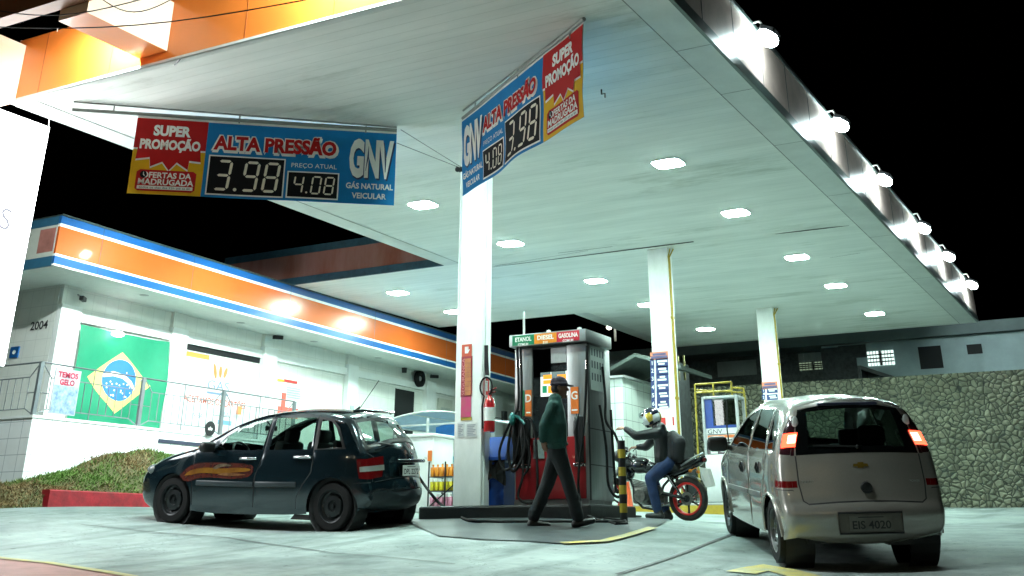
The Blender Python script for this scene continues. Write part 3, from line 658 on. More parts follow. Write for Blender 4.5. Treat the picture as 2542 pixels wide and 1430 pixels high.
mb = MB(); mb.prism([(0,0),(1.2,.5),(2.5,.1),(2.5,.0),(1.2,.4),(0,-.1)], (-13.3,28.4,4.15), (1,0,0), (0,0,1), (0,1,0), 2.4); build('roof', mb, mat('slate_sheet', (.07,.09,.08), .7, var=.2), bk)
mb = MB()
for k in range(6): mb.span((-12.6+.18*k,30.95,4.2),(-12.55+.18*k,30.99,4.9))
build('slat_vent', mb, mat('yellowed_slats', (.16,.14,.05), .7), bk)
kio = thing('tiled_kiosk', 'small square kiosk faced with large white tiles behind the fuel pump', 'kiosk', (-12.3,28,.8))
mb = MB(); mb.span((-14.5,28.2,.5),(-12.42,30.2,4.0)); build('wall', mb, tiles('kiosk_tiles', (.56,.62,.58), (.06,.09,.085), .42, .42, .3), kio)
mb = MB(); mb.span((-14.6,28.1,4.001),(-12.32,30.3,4.06)); build('coping', mb, M_alu, kio)
# ------------------------------------------------------------------ cars
def rot3(yaw, pit, rol):
    return Matrix.Rotation(yaw, 3, 'Z') @ Matrix.Rotation(-pit, 3, 'Y') @ Matrix.Rotation(rol, 3, 'X')
def pip(p, poly):
    x, y = p; c = False; n_ = len(poly)
    for i in range(n_):
        x1, y1 = poly[i]; x2, y2 = poly[i-1]
        if (y1 > y) != (y2 > y) and x < (x2-x1)*(y-y1)/(y2-y1)+x1: c = not c
    return c
def smooth_path(pts, n=3):
    "Catmull-Rom refinement"
    P = [np.array(p, float) for p in pts]; out = []
    for i in range(len(P)-1):
        a = P[max(i-1,0)]; b = P[i]; c = P[i+1]; d = P[min(i+2,len(P)-1)]
        for k in range(n):
            t = k/n; out.append(.5*((2*b)+(-a+c)*t+(2*a-5*b+4*c-d)*t*t+(-a+3*b-3*c+d)*t**3))
    out.append(P[-1]); return np.array(out)
def resample(P, step):
    d = np.r_[0, np.cumsum(np.hypot(*np.diff(P, axis=0).T))]; n_ = max(2, int(d[-1]/step)); s = np.linspace(0, d[-1], n_+1)
    return np.c_[np.interp(s, d, P[:,0]), np.interp(s, d, P[:,1])]
def cdt(outline, loops, pts):
    V = [Vector(p) for p in outline]; E = [(i, (i+1) % len(outline)) for i in range(len(outline))]
    for L, closed in loops:
        k = len(V); V += [Vector(p) for p in L]; E += [(k+i, k+i+1) for i in range(len(L)-1)]
        if closed: E.append((k+len(L)-1, k))
    V += [Vector(p) for p in pts]
    r = delaunay_2d_cdt(V, E, [], 0, 1e-5)
    return [tuple(v) for v in r[0]], [tuple(f) for f in r[2]]
def stroke(pts, w_):
    P = [np.array(p, float) for p in pts]; L = []; Rr = []
    for i, p in enumerate(P):
        t = P[min(i+1,len(P)-1)]-P[max(i-1,0)]; t = t/np.hypot(*t); n_ = np.array([-t[1], t[0]])*w_/2
        L.append(tuple(p+n_)); Rr.append(tuple(p-n_))
    return L + Rr[::-1]
class Car:
    """Body skin from a side outline: two side panels joined by a strip that runs over bonnet, roof and tail.
    regions = (name, polygon, is_seam): side ones in (x,z); strip ones as (y,z) on the tail or the nose."""
    def __init__(s, edge, low, W, fil, bow, step=.05):
        s.E = resample(smooth_path(edge, 5), step); s.low = low; s.W = W; s.fil = fil; s.bow = bow
        d = np.r_[0, np.cumsum(np.hypot(*np.diff(s.E, axis=0).T))]; s.S = d
        s.hw = np.array([W(x, z) for x, z in s.E]) - fil
        t = np.gradient(s.E, axis=0); t /= np.hypot(t[:,0], t[:,1])[:,None]
        s.N = np.c_[-t[:,1], t[:,0]]
        c = np.array([0, .7])
        s.N *= np.where(((s.E - c)*s.N).sum(1) < 0, -1, 1)[:,None]
        s.parts = {}
    def put(s, name): return s.parts.setdefault(name, MB())
    def dist(s, p):
        a = s.E[:-1]; b = s.E[1:]; ab = b-a; t = np.clip(((p-a)*ab).sum(1)/(ab**2).sum(1), 0, 1)
        return float(np.min(np.hypot(*((a+ab*t[:,None])-p).T)))
    def sidept(s, x, z, sgn, push=0):
        d = s.dist(np.array([x, z])); r = s.fil; y = s.W(x, z)
        if d < r: y -= r - math.sqrt(max(0, r*r-(r-d)**2))
        return (x, sgn*(y+push), z)
    def sides(s, regs, step=.07):
        out = [tuple(p) for p in s.E] + [tuple(p) for p in s.low]
        loops = []
        for k in (.06,.22,.5,1.0):
            L = [tuple(p - n_*s.fil*k) for p, n_ in zip(s.E, s.N)]
            loops.append((L, False))
        for nm, poly, sm in regs: loops.append((poly, True))
        x0, x1 = s.E[:,0].min(), s.E[:,0].max(); pts = []
        for x in np.arange(x0+.03, x1, step):
            for z in np.arange(.2, 1.6, step):
                if pip((x, z), out) and s.dist(np.array([x, z])) > s.fil*1.15: pts.append((x, z))
        V, Fc = cdt(out, loops, pts)
        G = {}
        for f in Fc:
            c = (sum(V[i][0] for i in f)/len(f), sum(V[i][1] for i in f)/len(f))
            if not pip(c, out): continue
            nm, sm = 'body', False
            for n_, poly, q in regs:
                if pip(c, poly): nm, sm = n_, q; break
            G.setdefault(nm, []).append((f, 1 if sm else 0))
        for nm, fs in G.items():
            for sgn in (1, -1):
                key = nm if nm in ('body',) else (nm, sgn); idx = {}; vs = []; ff = []; ms = []
                push = -.006 if 'window' in nm else 0
                for f, m in fs:
                    q = []
                    for i in f:
                        if i not in idx: idx[i] = len(vs); vs.append(s.sidept(*V[i], sgn, push))
                        q.append(idx[i])
                    ff.append(tuple(q if sgn > 0 else q[::-1])); ms.append(m)
                mb = s.put(key); k = len(mb.v); mb.v += vs; mb.f += [tuple(i+k for i in q) for q in ff]; mb.m += ms
    def strip_pt(s, q, t):
        x = np.interp(q, s.S, s.E[:,0]); z = np.interp(q, s.S, s.E[:,1]); h = np.interp(q, s.S, s.hw)
        n0 = np.interp(q, s.S, s.N[:,0]); n1 = np.interp(q, s.S, s.N[:,1]); b = s.bow(x, z)*(1-t*t)
        return (x+n0*b, t*h, z+n1*b)
    def s_at(s, z, rear):
        "arc length of a height on the tail or the nose"
        top = int(np.argmax(s.E[:,1])); I = np.arange(top, len(s.E)) if rear else np.arange(0, top+1)
        zz = s.E[I,1]; ss = s.S[I]; o = np.argsort(zz)
        if rear:
            m = s.E[I,0] < -1.2; zz, ss = zz[m], ss[m]; o = np.argsort(zz)
        return float(np.interp(z, zz[o], ss[o]))
    def strip(s, regs, nt=18):
        def conv(poly, rear):
            out = []
            for a, b in zip(poly, poly[1:]+poly[:1]):
                for k in range(4):
                    y = a[0]+(b[0]-a[0])*k/4; z = a[1]+(b[1]-a[1])*k/4; q = s.s_at(z, rear); h = np.interp(q, s.S, s.hw)
                    out.append((max(-.999, min(.999, y/h)), q))
            return out
        K = .7; RG = [(n_, [(t*K, q) for t, q in conv(p, rear)], sm) for n_, p, rear, sm in regs]
        out = [(K, q) for q in s.S] + [(K*t, s.S[-1]) for t in np.linspace(1, -1, nt+1)[1:-1]] + [(-K, q) for q in s.S[::-1]] + [(K*t, 0) for t in np.linspace(-1, 1, nt+1)[1:-1]]
        pts = [(K*t, q) for q in s.S[1:-1] for t in np.linspace(-1, 1, nt+1)[1:-1]]
        V, Fc = cdt(out, [(p, True) for _, p, _ in RG], pts)
        for f in Fc:
            c = (sum(V[i][0] for i in f)/len(f), sum(V[i][1] for i in f)/len(f)); nm, sm = 'body', False
            for n_, poly, q in RG:
                if pip(c, poly): nm, sm = n_, q; break
            mb = s.put(nm if nm in ('body',) else (nm, (1 if c[0] > 0 else -1) if nm in ('tail','sidelamp') else 0)); P = [s.strip_pt(V[i][1], V[i][0]/K) for i in f]
            k = len(mb.v); mb.v += P; mb.f.append(tuple(range(k, k+len(P)))); mb.m.append(1 if sm else 0)
def arc(cx, cz, r, z0, n_=14):
    a0 = math.asin(max(-1, min(1, (z0-cz)/r)))
    return [(cx-r*math.cos(a0+(math.pi-2*a0)*k/n_), cz+r*math.sin(a0+(math.pi-2*a0)*k/n_)) for k in range(n_+1)]
M_glass = glass('car_glass', (.55,.66,.62), .08)
M_tint = glass('tinted_car_glass', (.10,.12,.12), .07)
M_seam = mat('door_gap', (.006,.007,.008), .6, var=.1)
M_int = mat('dark_interior', (.012,.013,.014), .7, var=.2)
M_seat = mat('seat_fabric', (.025,.028,.03), .85, var=.2)
def wheel(root, x, y, r, wd, mt_rim, face, style):
    t = (x, y, r); ax = (0, face, 0)
    mb = MB().lathe([(r*.66,-wd/2),(r*.90,-wd/2),(r*.985,-wd*.36),(r,-wd*.2),(r,wd*.2),(r*.985,wd*.36),(r*.92,wd*.49),(r*.68,wd/2),(r*.66,wd*.3),(r*.66,-wd/2)], t, ax, 40)
    ty = build('tyre', mb, M_rubber, root, 40)
    mb = MB().lathe([(r*.665,wd*.46),(r*.63,wd*.42),(r*.60,wd*.22),(r*.50,wd*.16),(r*.44,wd*.30),(r*.24,wd*.34),(r*.20,wd*.20),(r*.09,wd*.20),(r*.08,wd*.34),(.001,wd*.34)], t, ax, 40)
    for k in range(8 if style else 5):
        an = 2*math.pi*k/(8 if style else 5); c = Vector((x+math.cos(an)*r*.47, y+face*wd*.30, r+math.sin(an)*r*.47)); mb.ball(c, r*.055, 1, 8)
    build('rim', mb, [mt_rim, M_seam], ty, 35)
def seat(mb, x, y, w_=.5, head=True):
    mb.box((x,y,.5), (.5,w_,.2), None, 0, .04); mb.box((x-.26,y,.78), (.16,w_*.96,.55), Matrix.Rotation(R(-12),3,'Y'), 0, .05)
    if head: mb.box((x-.34,y,1.12), (.10,w_*.5,.17), Matrix.Rotation(R(-10),3,'Y'), 0, .035)
def finish(car, root, paint, names):
    "turn the collected panels into body, doors, windows and lights"
    made = {}
    body = build('body', car.parts.pop('body'), [paint, M_seam], root, 38, True); made['body'] = body
    for (nm, sg), mb in sorted(car.parts.items(), key=lambda k: (0 if 'door' in k[0][0] else 1, k[0][0], k[0][1])):
        name, mt, par = names[nm]
        pr = root if par is None else made.get((par, sg), root)
        made[(nm, sg)] = build(name, mb, mt if isinstance(mt, list) else [mt, M_seam], pr, 38, True)
    return made

# ---- dark hatchback
pS = (-10.667,12.686,.211,3.19,.043,-.06)
MS = Matrix.Translation(pS[:3]) @ rot3(*pS[3:]).to_4x4()
M_dkpaint = mat('dark_green_grey_paint', (.007,.019,.026), .18, metal=.4, var=.06, scale=60, coat=1)
def W1(x, z):
    y = .80 - .03*((z-.55)/.4)**2 if z < .92 else .80-.026 - .30*(z-.92) - .10*max(0, z-.92)**2
    if x > 1.05: y -= .17*((x-1.05)/.95)**2.2
    if x < -1.05: y -= .13*((-1.05-x)/.75)**2.2
    return y
edge = [(1.76,.16),(1.96,.24),(2.04,.42),(2.02,.56),(1.93,.665),(1.75,.75),(1.47,.845),(1.18,.91),(.97,.965),(.76,1.08),(.50,1.215),(.25,1.31),(-.05,1.385),(-.5,1.425),(-1.0,1.415),(-1.33,1.365),(-1.43,1.29),(-1.56,1.12),(-1.66,.95),(-1.72,.82),(-1.745,.66),(-1.77,.56),(-1.80,.48),(-1.80,.38),(-1.76,.30),(-1.70,.27)]
wr1, wr2 = 1.31, -1.30
low = [(-1.66,.24)] + arc(wr2, .27, .36, .19) + [(-.6,.17),(0,.155),(.6,.15)] + arc(wr1, .27, .36, .17)
C1 = Car(edge, low, W1, .09, lambda x, z: (.24*max(0,min(1,(z-.24)/.16)) if x < -1.2 and z < 1.0 else .24-.6*min(.3, z-1.0) if x < -1.2 and z < 1.33 else .15 if x > 1.5 and z < .75 else .05))
wf = [(.63,.925),(.585,1.0),(.45,1.12),(.28,1.225),(.09,1.30),(-.18,1.338),(-.155,.935)]
wr = [(-.27,.94),(-.26,1.342),(-.90,1.345),(-.94,.955)]
wq = [(-1.03,.965),(-1.00,1.325),(-1.15,1.30),(-1.25,1.22),(-1.40,.985)]
df = [(.93,.24),(.965,.60),(.955,.90),(.70,.955),(.64,1.05),(.46,1.17),(.26,1.28),(.06,1.345),(-.19,1.375),(-.20,.95),(-.09,.60),(-.09,.24)]
dr = [(-.096,.24),(-.096,.60),(-.206,.95),(-.20,1.378),(-.93,1.378),(-.98,.95),(-.985,.68),(-.86,.52),(-.78,.38),(-.78,.24)]
regs = [('fwindow', wf, 0), ('rwindow', wr, 0), ('qwindow', wq, 0),
        ('tail', [(-1.615,.845),(-1.665,.62),(-1.90,.60),(-1.90,.86)], 0),
        ('fdoor', stroke([(.93,.24),(.965,.60),(.955,.91)], .012), 1), ('fdoor', stroke([(-.09,.24),(-.09,.60),(-.20,.95),(-.195,1.375)], .014), 1),
        ('rdoor', stroke([(-.78,.24),(-.78,.38),(-.86,.52),(-.985,.68),(-.985,.95),(-.935,1.375)], .012), 1),
        ('seam', stroke([(1.66,.64),(1.3,.72),(.97,.91)], .008), 1), ('seam', stroke([(-1.60,.56),(-1.80,.575)], .010), 1),
        ('fdoor', df, 0), ('rdoor', dr, 0),
        ('qframe', [(-.99,.95),(-.945,1.355),(-1.16,1.33),(-1.29,1.23),(-1.45,.965)], 0)]
C1.sides(regs)
C1.strip([('rglass', [(.55,1.00),(.50,1.28),(-.50,1.28),(-.55,1.00)], True, 0), ('rframe', [(.63,.95),(.57,1.32),(-.57,1.32),(-.63,.95)], True, 0),
          ('tail', [(.42,.845),(.80,.86),(.80,.60),(.46,.62)], True, 0), ('tail', [(-.42,.845),(-.80,.86),(-.80,.60),(-.46,.62)], True, 0),
          ('seam', [(.55,.575),(-.55,.575),(-.55,.565),(.55,.565)], True, 1), ('seam', [(.625,.95),(.54,.86),(.575,.575),(.565,.575),(.53,.86),(.615,.95)], True, 1),
          ('bumper', [(.78,.46),(-.78,.46),(-.78,.22),(.78,.22)], True, 0),
          ('recess', [(.36,.80),(-.36,.80),(-.36,.63),(.36,.63)], True, 0),
          ('wglass', [(.62,.985),(.52,1.355),(-.52,1.355),(-.62,.985)], False, 0)])
car1 = thing('parked_car', 'dark green grey five door hatchback refuelling beside the island', 'car', M=MS)
M_tail = mat('red_lamp_lens', (.13,.004,.005), .12, var=.1, coat=.6)
seam_fix = C1.parts
for k in list(seam_fix):
    if k[0] == 'seam': 
        b0 = seam_fix['body']; q = seam_fix.pop(k); kk = len(b0.v); b0.v += q.v; b0.f += [tuple(i+kk for i in f) for f in q.f]; b0.m += [1]*len(q.f)
for k in [k for k in list(seam_fix) if k[0] == 'tail']:
    pass
N1 = {'fdoor':('door',M_dkpaint,None),'rdoor':('door',M_dkpaint,None),'fwindow':('window',M_glass,'fdoor'),'rwindow':('window',M_glass,'rdoor'),
      'qwindow':('window',M_glass,None),'qframe':('window_frame',M_black,None),'tail':('taillight',M_tail,None),'rglass':('rear_window',M_glass,None),
      'rframe':('rear_window_frame',M_black,None),'wglass':('windscreen',M_glass,None),'bumper':('bumper',mat('dark_bumper', (.012,.02,.025), .4, var=.1),None),'recess':('plate_recess',M_dkpaint,None)}
made = finish(C1, car1, M_dkpaint, N1)
M_steelrim = mat('dark_steel_rim', (.02,.024,.026), .35, metal=.5, var=.15)
for x in (wr1, wr2):
    for s_ in (1, -1): wheel(car1, x, s_*.665, .29, .185, M_steelrim, s_, 0)
mb = MB(); mb.span((-1.5,-.5,.2),(1.6,.5,.42)); mb.span((-.85,-.74,.2),(.85,.74,.36)); mb.span((1.0,-.7,.62),(.72,.7,.9)); mb.span((-1.6,-.66,.42),(-1.1,.66,.9))
for x in (wr1, wr2):
    for s_ in (1, -1): mb.lathe([(.355,-.2),(.355,.09),(.02,-.2)], (x, s_*.64, .27), (0,s_,0), 24)
build('underbody', mb, M_int, car1)
mb = MB(); seat(mb,.02,.36); seat(mb,.02,-.36); mb.box((-.86,0,.5),(.5,1.2,.2),None,0,.04); mb.box((-1.02,0,.72),(.14,1.2,.46),Matrix.Rotation(R(-12),3,'Y'),0,.04)
for y in (.36,-.36): mb.box((-1.1,y,1.0),(.08,.25,.14),None,0,.03)
build('seats', mb, M_seat, car1, 40)
mb = MB(); Ms = Matrix.Rotation(R(-62),3,'Y')
mb.ring([Vector((.50,.36,.87))+Ms@Vector((.18*math.cos(a),.18*math.sin(a),0)) for a in np.linspace(0,2*math.pi,25)[:-1]], .016, 8, closed=True)
mb.ring([(.50,.36,.87),(.75,.36,.75)], .03); mb.box((.50,.36,.87),(.04,.30,.05),Matrix.Rotation(R(20),3,'Y'))
build('steering_wheel', mb, M_black, car1, 40)
mb = MB(); mb.box((.33,0,1.22),(.04,.24,.07),None,0,.015); mb.ring([(.33,0,1.24),(.42,0,1.32)],.01); build('rear_view_mirror', mb, M_black, car1)
for s_ in (1,-1):
    mb = MB(); mb.box((.66,s_*.90,.965),(.13,.20,.13),Matrix.Rotation(R(-s_*12),3,'Z'),0,.035); mb.ring([(.69,s_*.74,.93),(.67,s_*.84,.94)],.03,8); build('wing_mirror', mb, M_black, car1, 50)
    mb = MB(); mb.ball((.735,s_*.92,.965),(.012,.07,.02)); build('turn_signal', mb, mat('amber_lens_a', (.7,.35,.12), .2), car1, 180)
    for x0, z0, dn in ((.05,.825,'fdoor'),(-.83,.855,'rdoor')):
        mb = MB(); mb.ring([(x0+.13,s_*(W1(x0,.83)+.0),z0),(x0+.10,s_*(W1(x0,.83)+.035),z0+.003),(x0-.10,s_*(W1(x0,.83)+.035),z0+.006),(x0-.13,s_*(W1(x0,.83)),z0+.006)],.017,8); build('handle', mb, M_chrome, made[(dn,s_)], 60)
    mb = MB(); mb.box((.40,s_*.80,.515),(.96,.03,.065),None,0,.012); mb.box((-.44,s_*.80,.525),(.66,.03,.065),Matrix.Rotation(R(1),3,'Y'),0,.012); build('side_moulding', mb, mat('moulding', (.025,.035,.04), .35, var=.1), car1, 40)
    mb = MB(); mb.ball((1.80,s_*.60,.66),(.11,.14,.075),M=Matrix.Rotation(R(s_*25),3,'Z')); build('headlight', mb, mat('headlamp_lens', (.16,.18,.18), .1, coat=1), car1, 180)
    mb = MB(); mb.prism([(0,0),(.30,0),(.24,.06),(.03,.06)], (wr2+.31,s_*.72,.12),(1,0,0),(0,0,1),(0,1,0),.04); build('mudflap', mb, M_int, car1)
# orange reflection painted as coloured patches on the front wing and door
def painted_reflection(name, poly, m, lift):
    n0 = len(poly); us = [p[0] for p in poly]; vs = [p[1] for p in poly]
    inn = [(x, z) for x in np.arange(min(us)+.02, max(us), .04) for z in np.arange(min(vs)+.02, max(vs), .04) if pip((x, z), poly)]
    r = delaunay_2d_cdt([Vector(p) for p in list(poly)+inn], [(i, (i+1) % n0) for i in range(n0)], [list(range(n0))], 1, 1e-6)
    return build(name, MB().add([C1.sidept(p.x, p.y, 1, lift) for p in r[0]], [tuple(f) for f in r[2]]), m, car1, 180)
def blob(pts): return [tuple(p) for p in smooth_path(pts+[pts[0]], 6)[:-1]]
painted_reflection('painted_reflection', blob([(1.18,.60),(1.02,.72),(.80,.765),(.40,.77),(.10,.765),(-.04,.74),(-.05,.66),(.04,.60),(.30,.575),(.60,.585),(.85,.57),(1.0,.53),(1.10,.54)]), mat('reflection_red', (.085,.016,.010), .25, coat=1, var=.45, scale=5, col2=(.05,.012,.01)), .0025)
painted_reflection('painted_reflection', blob([(1.10,.60),(.98,.67),(.75,.705),(.45,.70),(.20,.715),(.0,.705),(.02,.675),(.25,.655),(.5,.635),(.8,.64),(.98,.61)]), mat('reflection_yellow', (.24,.115,.012), .25, coat=1, var=.4, scale=6, col2=(.14,.05,.01)), .005)
painted_reflection('painted_reflection', blob([(.62,.70),(.54,.745),(.42,.76),(.28,.735),(.40,.728),(.50,.712),(.56,.69)]), mat('reflection_cream', (.20,.15,.10), .25, coat=1, var=.4, scale=9), .0075)
painted_reflection('painted_reflection', blob([(.52,.625),(.40,.612),(.22,.615),(.05,.63),(.18,.642),(.38,.648)]), mat('reflection_salmon', (.26,.12,.05), .25, coat=1, var=.4, scale=9), .0075)
# pale band across the tail lamps, plate, handle strip, wiper, aerial
for s_ in (1,-1):
    mb = MB(); V = []
    for k in range(13):
        for z in (.705,.735,.765):
            q = C1.s_at(z, True); h = np.interp(q, C1.S, C1.hw)
            if k <= 8: p = C1.strip_pt(q, (h-.165*(1-k/8))/h*s_); V.append((p[0]-.006,p[1],p[2]))
            else:
                d = (k-8)/4*.07; p = C1.sidept(np.interp(q,C1.S,C1.E[:,0])-np.interp(q,C1.S,C1.N[:,0])*d, z-np.interp(q,C1.S,C1.N[:,1])*d, s_); V.append((p[0]-.006,p[1]+s_*.006*min(1,d/.03),p[2]))
    mb.add(V, [(3*i+j,3*i+j+1,3*i+j+4,3*i+j+3) for i in range(12) for j in range(2)])
    build('reverse_light', mb, mat('clear_lamp_lens', (.33,.34,.32), .2, coat=.5), car1, 180)
xr = C1.strip_pt(C1.s_at(.71, True), 0)[0]
mb = MB(); mb.box((xr-.012,0,.715),(.012,.40,.125),None,0,.003); pl = build('number_plate', mb, mat('plate_grey', (.62,.64,.62), .45, var=.08), car1)
mb = MB(); text(mb,'DPL 2272',.068,(xr-.0195,0,.705),(0,-1,0),(0,0,1),bold=.015,width=.35); mb.span((xr-.0195,-.10,.757),(xr-.019,.10,.765)); build('plate_lettering', mb, M_ktxt, pl)
mb = MB(); mb.box((xr-.012,0,.83),(.04,.66,.045),Matrix.Rotation(R(8),3,'Y'),0,.015); build('tailgate_handle', mb, M_dkpaint, car1, 50)
mb = MB(); text(mb,'1.8',.035,(xr+.015,-.40,.865),(0,-1,-0.05),(0.25,0,1)); build('badge', mb, M_chrome, car1)
mb = MB(); mb.ring([(-1.865,.05,.99),(-1.83,.35,1.03),(-1.80,.5,1.04)],.012); mb.ball((-1.86,.05,.985),.03); build('wiper', mb, M_black, car1, 60)
mb = MB(); mb.ring([(-1.12,0,1.46),(-1.42,0,1.84)],.004,6); mb.lathe([(.035,-.02),(.02,.02),(.008,.05),(.001,.06)],(-1.1,0,1.46),(-.6,0,.8),12); build('aerial', mb, M_black, car1, 60)
mb = MB(); mb.ring([(-1.34,-.45,1.43),(-1.42,-.4,1.44),(-1.42,.4,1.44),(-1.34,.45,1.43)],.018,8); build('roof_spoiler', mb, M_dkpaint, car1, 60)

# ---- silver small people carrier
pM = (-3.519,13.22,-.048,2.071,.104,-.02)
MM = Matrix.Translation(pM[:3]) @ rot3(*pM[3:]).to_4x4()
M_silver = mat('silver_paint', (.315,.30,.27), .26, metal=.45, var=.04, scale=70, coat=1)
def W2(x, z):
    y = .80 - .035*((z-.62)/.45)**2 if z < .98 else .80-.0225 - .26*(z-.98) - .28*max(0, z-.98)**2
    if x > 1.15: y -= .15*((x-1.15)/.95)**2.2
    if x < -1.25: y -= .045*((-1.25-x)/.7)**2
    return y
edge = [(1.86,.24),(2.02,.33),(2.05,.5),(2.00,.66),(1.90,.78),(1.68,.87),(1.42,.94),(1.15,1.02),(.90,1.14),(.62,1.29),(.36,1.41),(.05,1.485),(-.35,1.525),(-.9,1.53),(-1.35,1.50),(-1.53,1.455),(-1.62,1.39),(-1.70,1.24),(-1.745,1.08),(-1.78,.96),(-1.815,.80),(-1.85,.66),(-1.87,.58),(-1.91,.53),(-1.915,.42),(-1.87,.32),(-1.80,.28)]
w1x, w2x = 1.315, -1.315
low = [(-1.78,.27)] + arc(w2x, .285, .36, .25) + [(-.5,.245),(0,.24),(.5,.24)] + arc(w1x, .285, .36, .25)
C2 = Car(edge, low, W2, .10, lambda x, z: (.07 if x < -1.45 else .16 if x > 1.6 and z < .85 else .045))
wf = [(.80,1.03),(.70,1.10),(.48,1.23),(.24,1.335),(-.02,1.40),(-.30,1.432),(-.25,1.03)]
wr = [(-.33,1.03),(-.37,1.437),(-1.02,1.435),(-1.14,1.05)]
wq = [(-1.22,1.055),(-1.11,1.43),(-1.26,1.40),(-1.42,1.28),(-1.52,1.14),(-1.53,1.065)]
df = [(.90,.26),(.97,.55),(.95,.94),(.84,1.04),(.50,1.26),(.22,1.37),(-.30,1.455),(-.29,1.0),(-.28,.26)]
dr = [(-.287,.26),(-.297,1.0),(-.307,1.456),(-1.05,1.455),(-1.18,1.05),(-1.16,.80),(-.98,.58),(-.90,.42),(-.90,.26)]
regs = [('fwindow', wf, 0), ('rwindow', wr, 0), ('qwindow', wq, 0),
        ('fdoor', stroke([(.90,.26),(.97,.55),(.95,.95)], .012), 1), ('fdoor', stroke([(-.284,.26),(-.294,1.0),(-.303,1.45)], .012), 1),
        ('rdoor', stroke([(-.90,.26),(-.90,.42),(-.98,.58),(-1.16,.80),(-1.18,1.05),(-1.05,1.452)], .012), 1),
        ('tail', [(-1.62,1.36),(-1.70,1.02),(-1.85,1.0),(-1.74,1.40)], 0), ('sidelamp', [(-1.60,.78),(-1.60,.72),(-1.9,.72),(-1.9,.78)], 0),
        ('seam', stroke([(-1.55,.70),(-1.90,.70)], .008), 1), ('seam', stroke([(1.75,.75),(1.2,.85),(.97,.93)], .008), 1),
        ('fdoor', df, 0), ('rdoor', dr, 0), ('qframe', [(-1.19,1.045),(-1.09,1.445),(-1.28,1.42),(-1.45,1.29),(-1.555,1.14),(-1.56,1.045)], 0)]
C2.sides(regs)
C2.strip([('rglass', [(.47,1.06),(.42,1.39),(-.42,1.39),(-.47,1.06)], True, 0), ('rframe', [(.595,1.005),(.53,1.425),(-.53,1.425),(-.595,1.005)], True, 0),
          ('tail', [(.61,1.005),(.545,1.40),(.8,1.40),(.8,1.005)], True, 0), ('tail', [(-.61,1.005),(-.545,1.40),(-.8,1.40),(-.8,1.005)], True, 0),
          ('sidelamp', [(.62,.78),(.8,.78),(.8,.72),(.62,.72)], True, 0), ('sidelamp', [(-.62,.78),(-.8,.78),(-.8,.72),(-.62,.72)], True, 0),
          ('seam', stroke([(.60,1.0),(.605,.75),(.585,.60),(.54,.565),(-.54,.565),(-.585,.60),(-.605,.75),(-.60,1.0)], .013), True, 1),
          ('seam', [(.66,.70),(.80,.70),(.80,.692),(.66,.692)], True, 1), ('seam', [(-.66,.70),(-.80,.70),(-.80,.692),(-.66,.692)], True, 1),
          ('tailgate', [(.60,1.0),(.605,.75),(.585,.60),(.54,.565),(-.54,.565),(-.585,.60),(-.605,.75),(-.60,1.0)], True, 0),
          ('wglass', [(.66,1.06),(.52,1.44),(-.52,1.44),(-.66,1.06)], False, 0)])
car2 = thing('parked_car', 'silver small people carrier with lit brake lights pulling in', 'car', M=MM)
b0 = C2.parts['body']
for k in list(C2.parts):
    if k[0] == 'seam': q = C2.parts.pop(k); kk = len(b0.v); b0.v += q.v; b0.f += [tuple(i+kk for i in f) for f in q.f]; b0.m += [1]*len(q.f)
M_smoke = mat('smoked_lamp_lens', (.03,.010,.014), .1, var=.1, coat=1)
N2 = {'fdoor':('door',M_silver,None),'rdoor':('door',M_silver,None),'fwindow':('window',M_tint,'fdoor'),'rwindow':('window',M_tint,'rdoor'),
      'qwindow':('window',M_tint,None),'qframe':('window_frame',M_black,None),'tail':('taillight',M_smoke,None),'sidelamp':('reflector',M_tail,None),
      'rglass':('rear_window',glass('rear_car_glass',(.42,.5,.48),.05),None),'rframe':('rear_window_frame',mat('black_glass_edge',(.004,.005,.005),.08,coat=1),None),'wglass':('windscreen',M_glass,None),'tailgate':('tailgate',M_silver,None)}
made2 = finish(C2, car2, M_silver, N2)
M_rim2 = mat('grey_steel_rim', (.10,.11,.11), .35, metal=.6, var=.15)
for x in (w1x, w2x):
    for s_ in (1, -1): wheel(car2, x, s_*.685, .30, .19, M_rim2, s_, 1)
mb = MB(); mb.span((-1.75,-.55,.22),(1.7,.55,.44)); mb.span((-.9,-.74,.25),(.9,.74,.42)); mb.span((1.2,-.7,.6),(.85,.7,.98)); mb.span((-1.72,-.66,.44),(-1.2,.66,.96))
mb.span((-1.80,-.2,.2),(-1.5,-.45,.3))
for x in (w1x, w2x):
    for s_ in (1, -1): mb.lathe([(.358,-.2),(.358,.08),(.02,-.2)], (x, s_*.66, .285), (0,s_,0), 24)
build('underbody', mb, M_int, car2)
mb = MB(); seat(mb,.05,.36); seat(mb,.05,-.36); mb.box((-.8,0,.55),(.5,1.2,.2),None,0,.04); mb.box((-1.0,0,.8),(.14,1.22,.52),Matrix.Rotation(R(-12),3,'Y'),0,.04)
for y in (.42,-.36): mb.box((-1.1,y,1.16),(.09,.28,.20),None,0,.05)
mb.ball((-.02,.40,1.22),(.11,.09,.14)); mb.box((-.08,.40,.95),(.22,.42,.42),None,0,.09)
build('seats', mb, M_seat, car2, 40)
M_brake = glow('brake_light', (1.0,.045,.02), 3.5); M_brakec = glow('brake_light_core', (1.0,.30,.18), 4.5)
def on_tail(z, y, push=.004):
    q = C2.s_at(z, True); h = np.interp(q, C2.S, C2.hw); t = max(-1, min(1, y/h)); p = C2.strip_pt(q, t); return Vector((p[0]-push, p[1], p[2]))
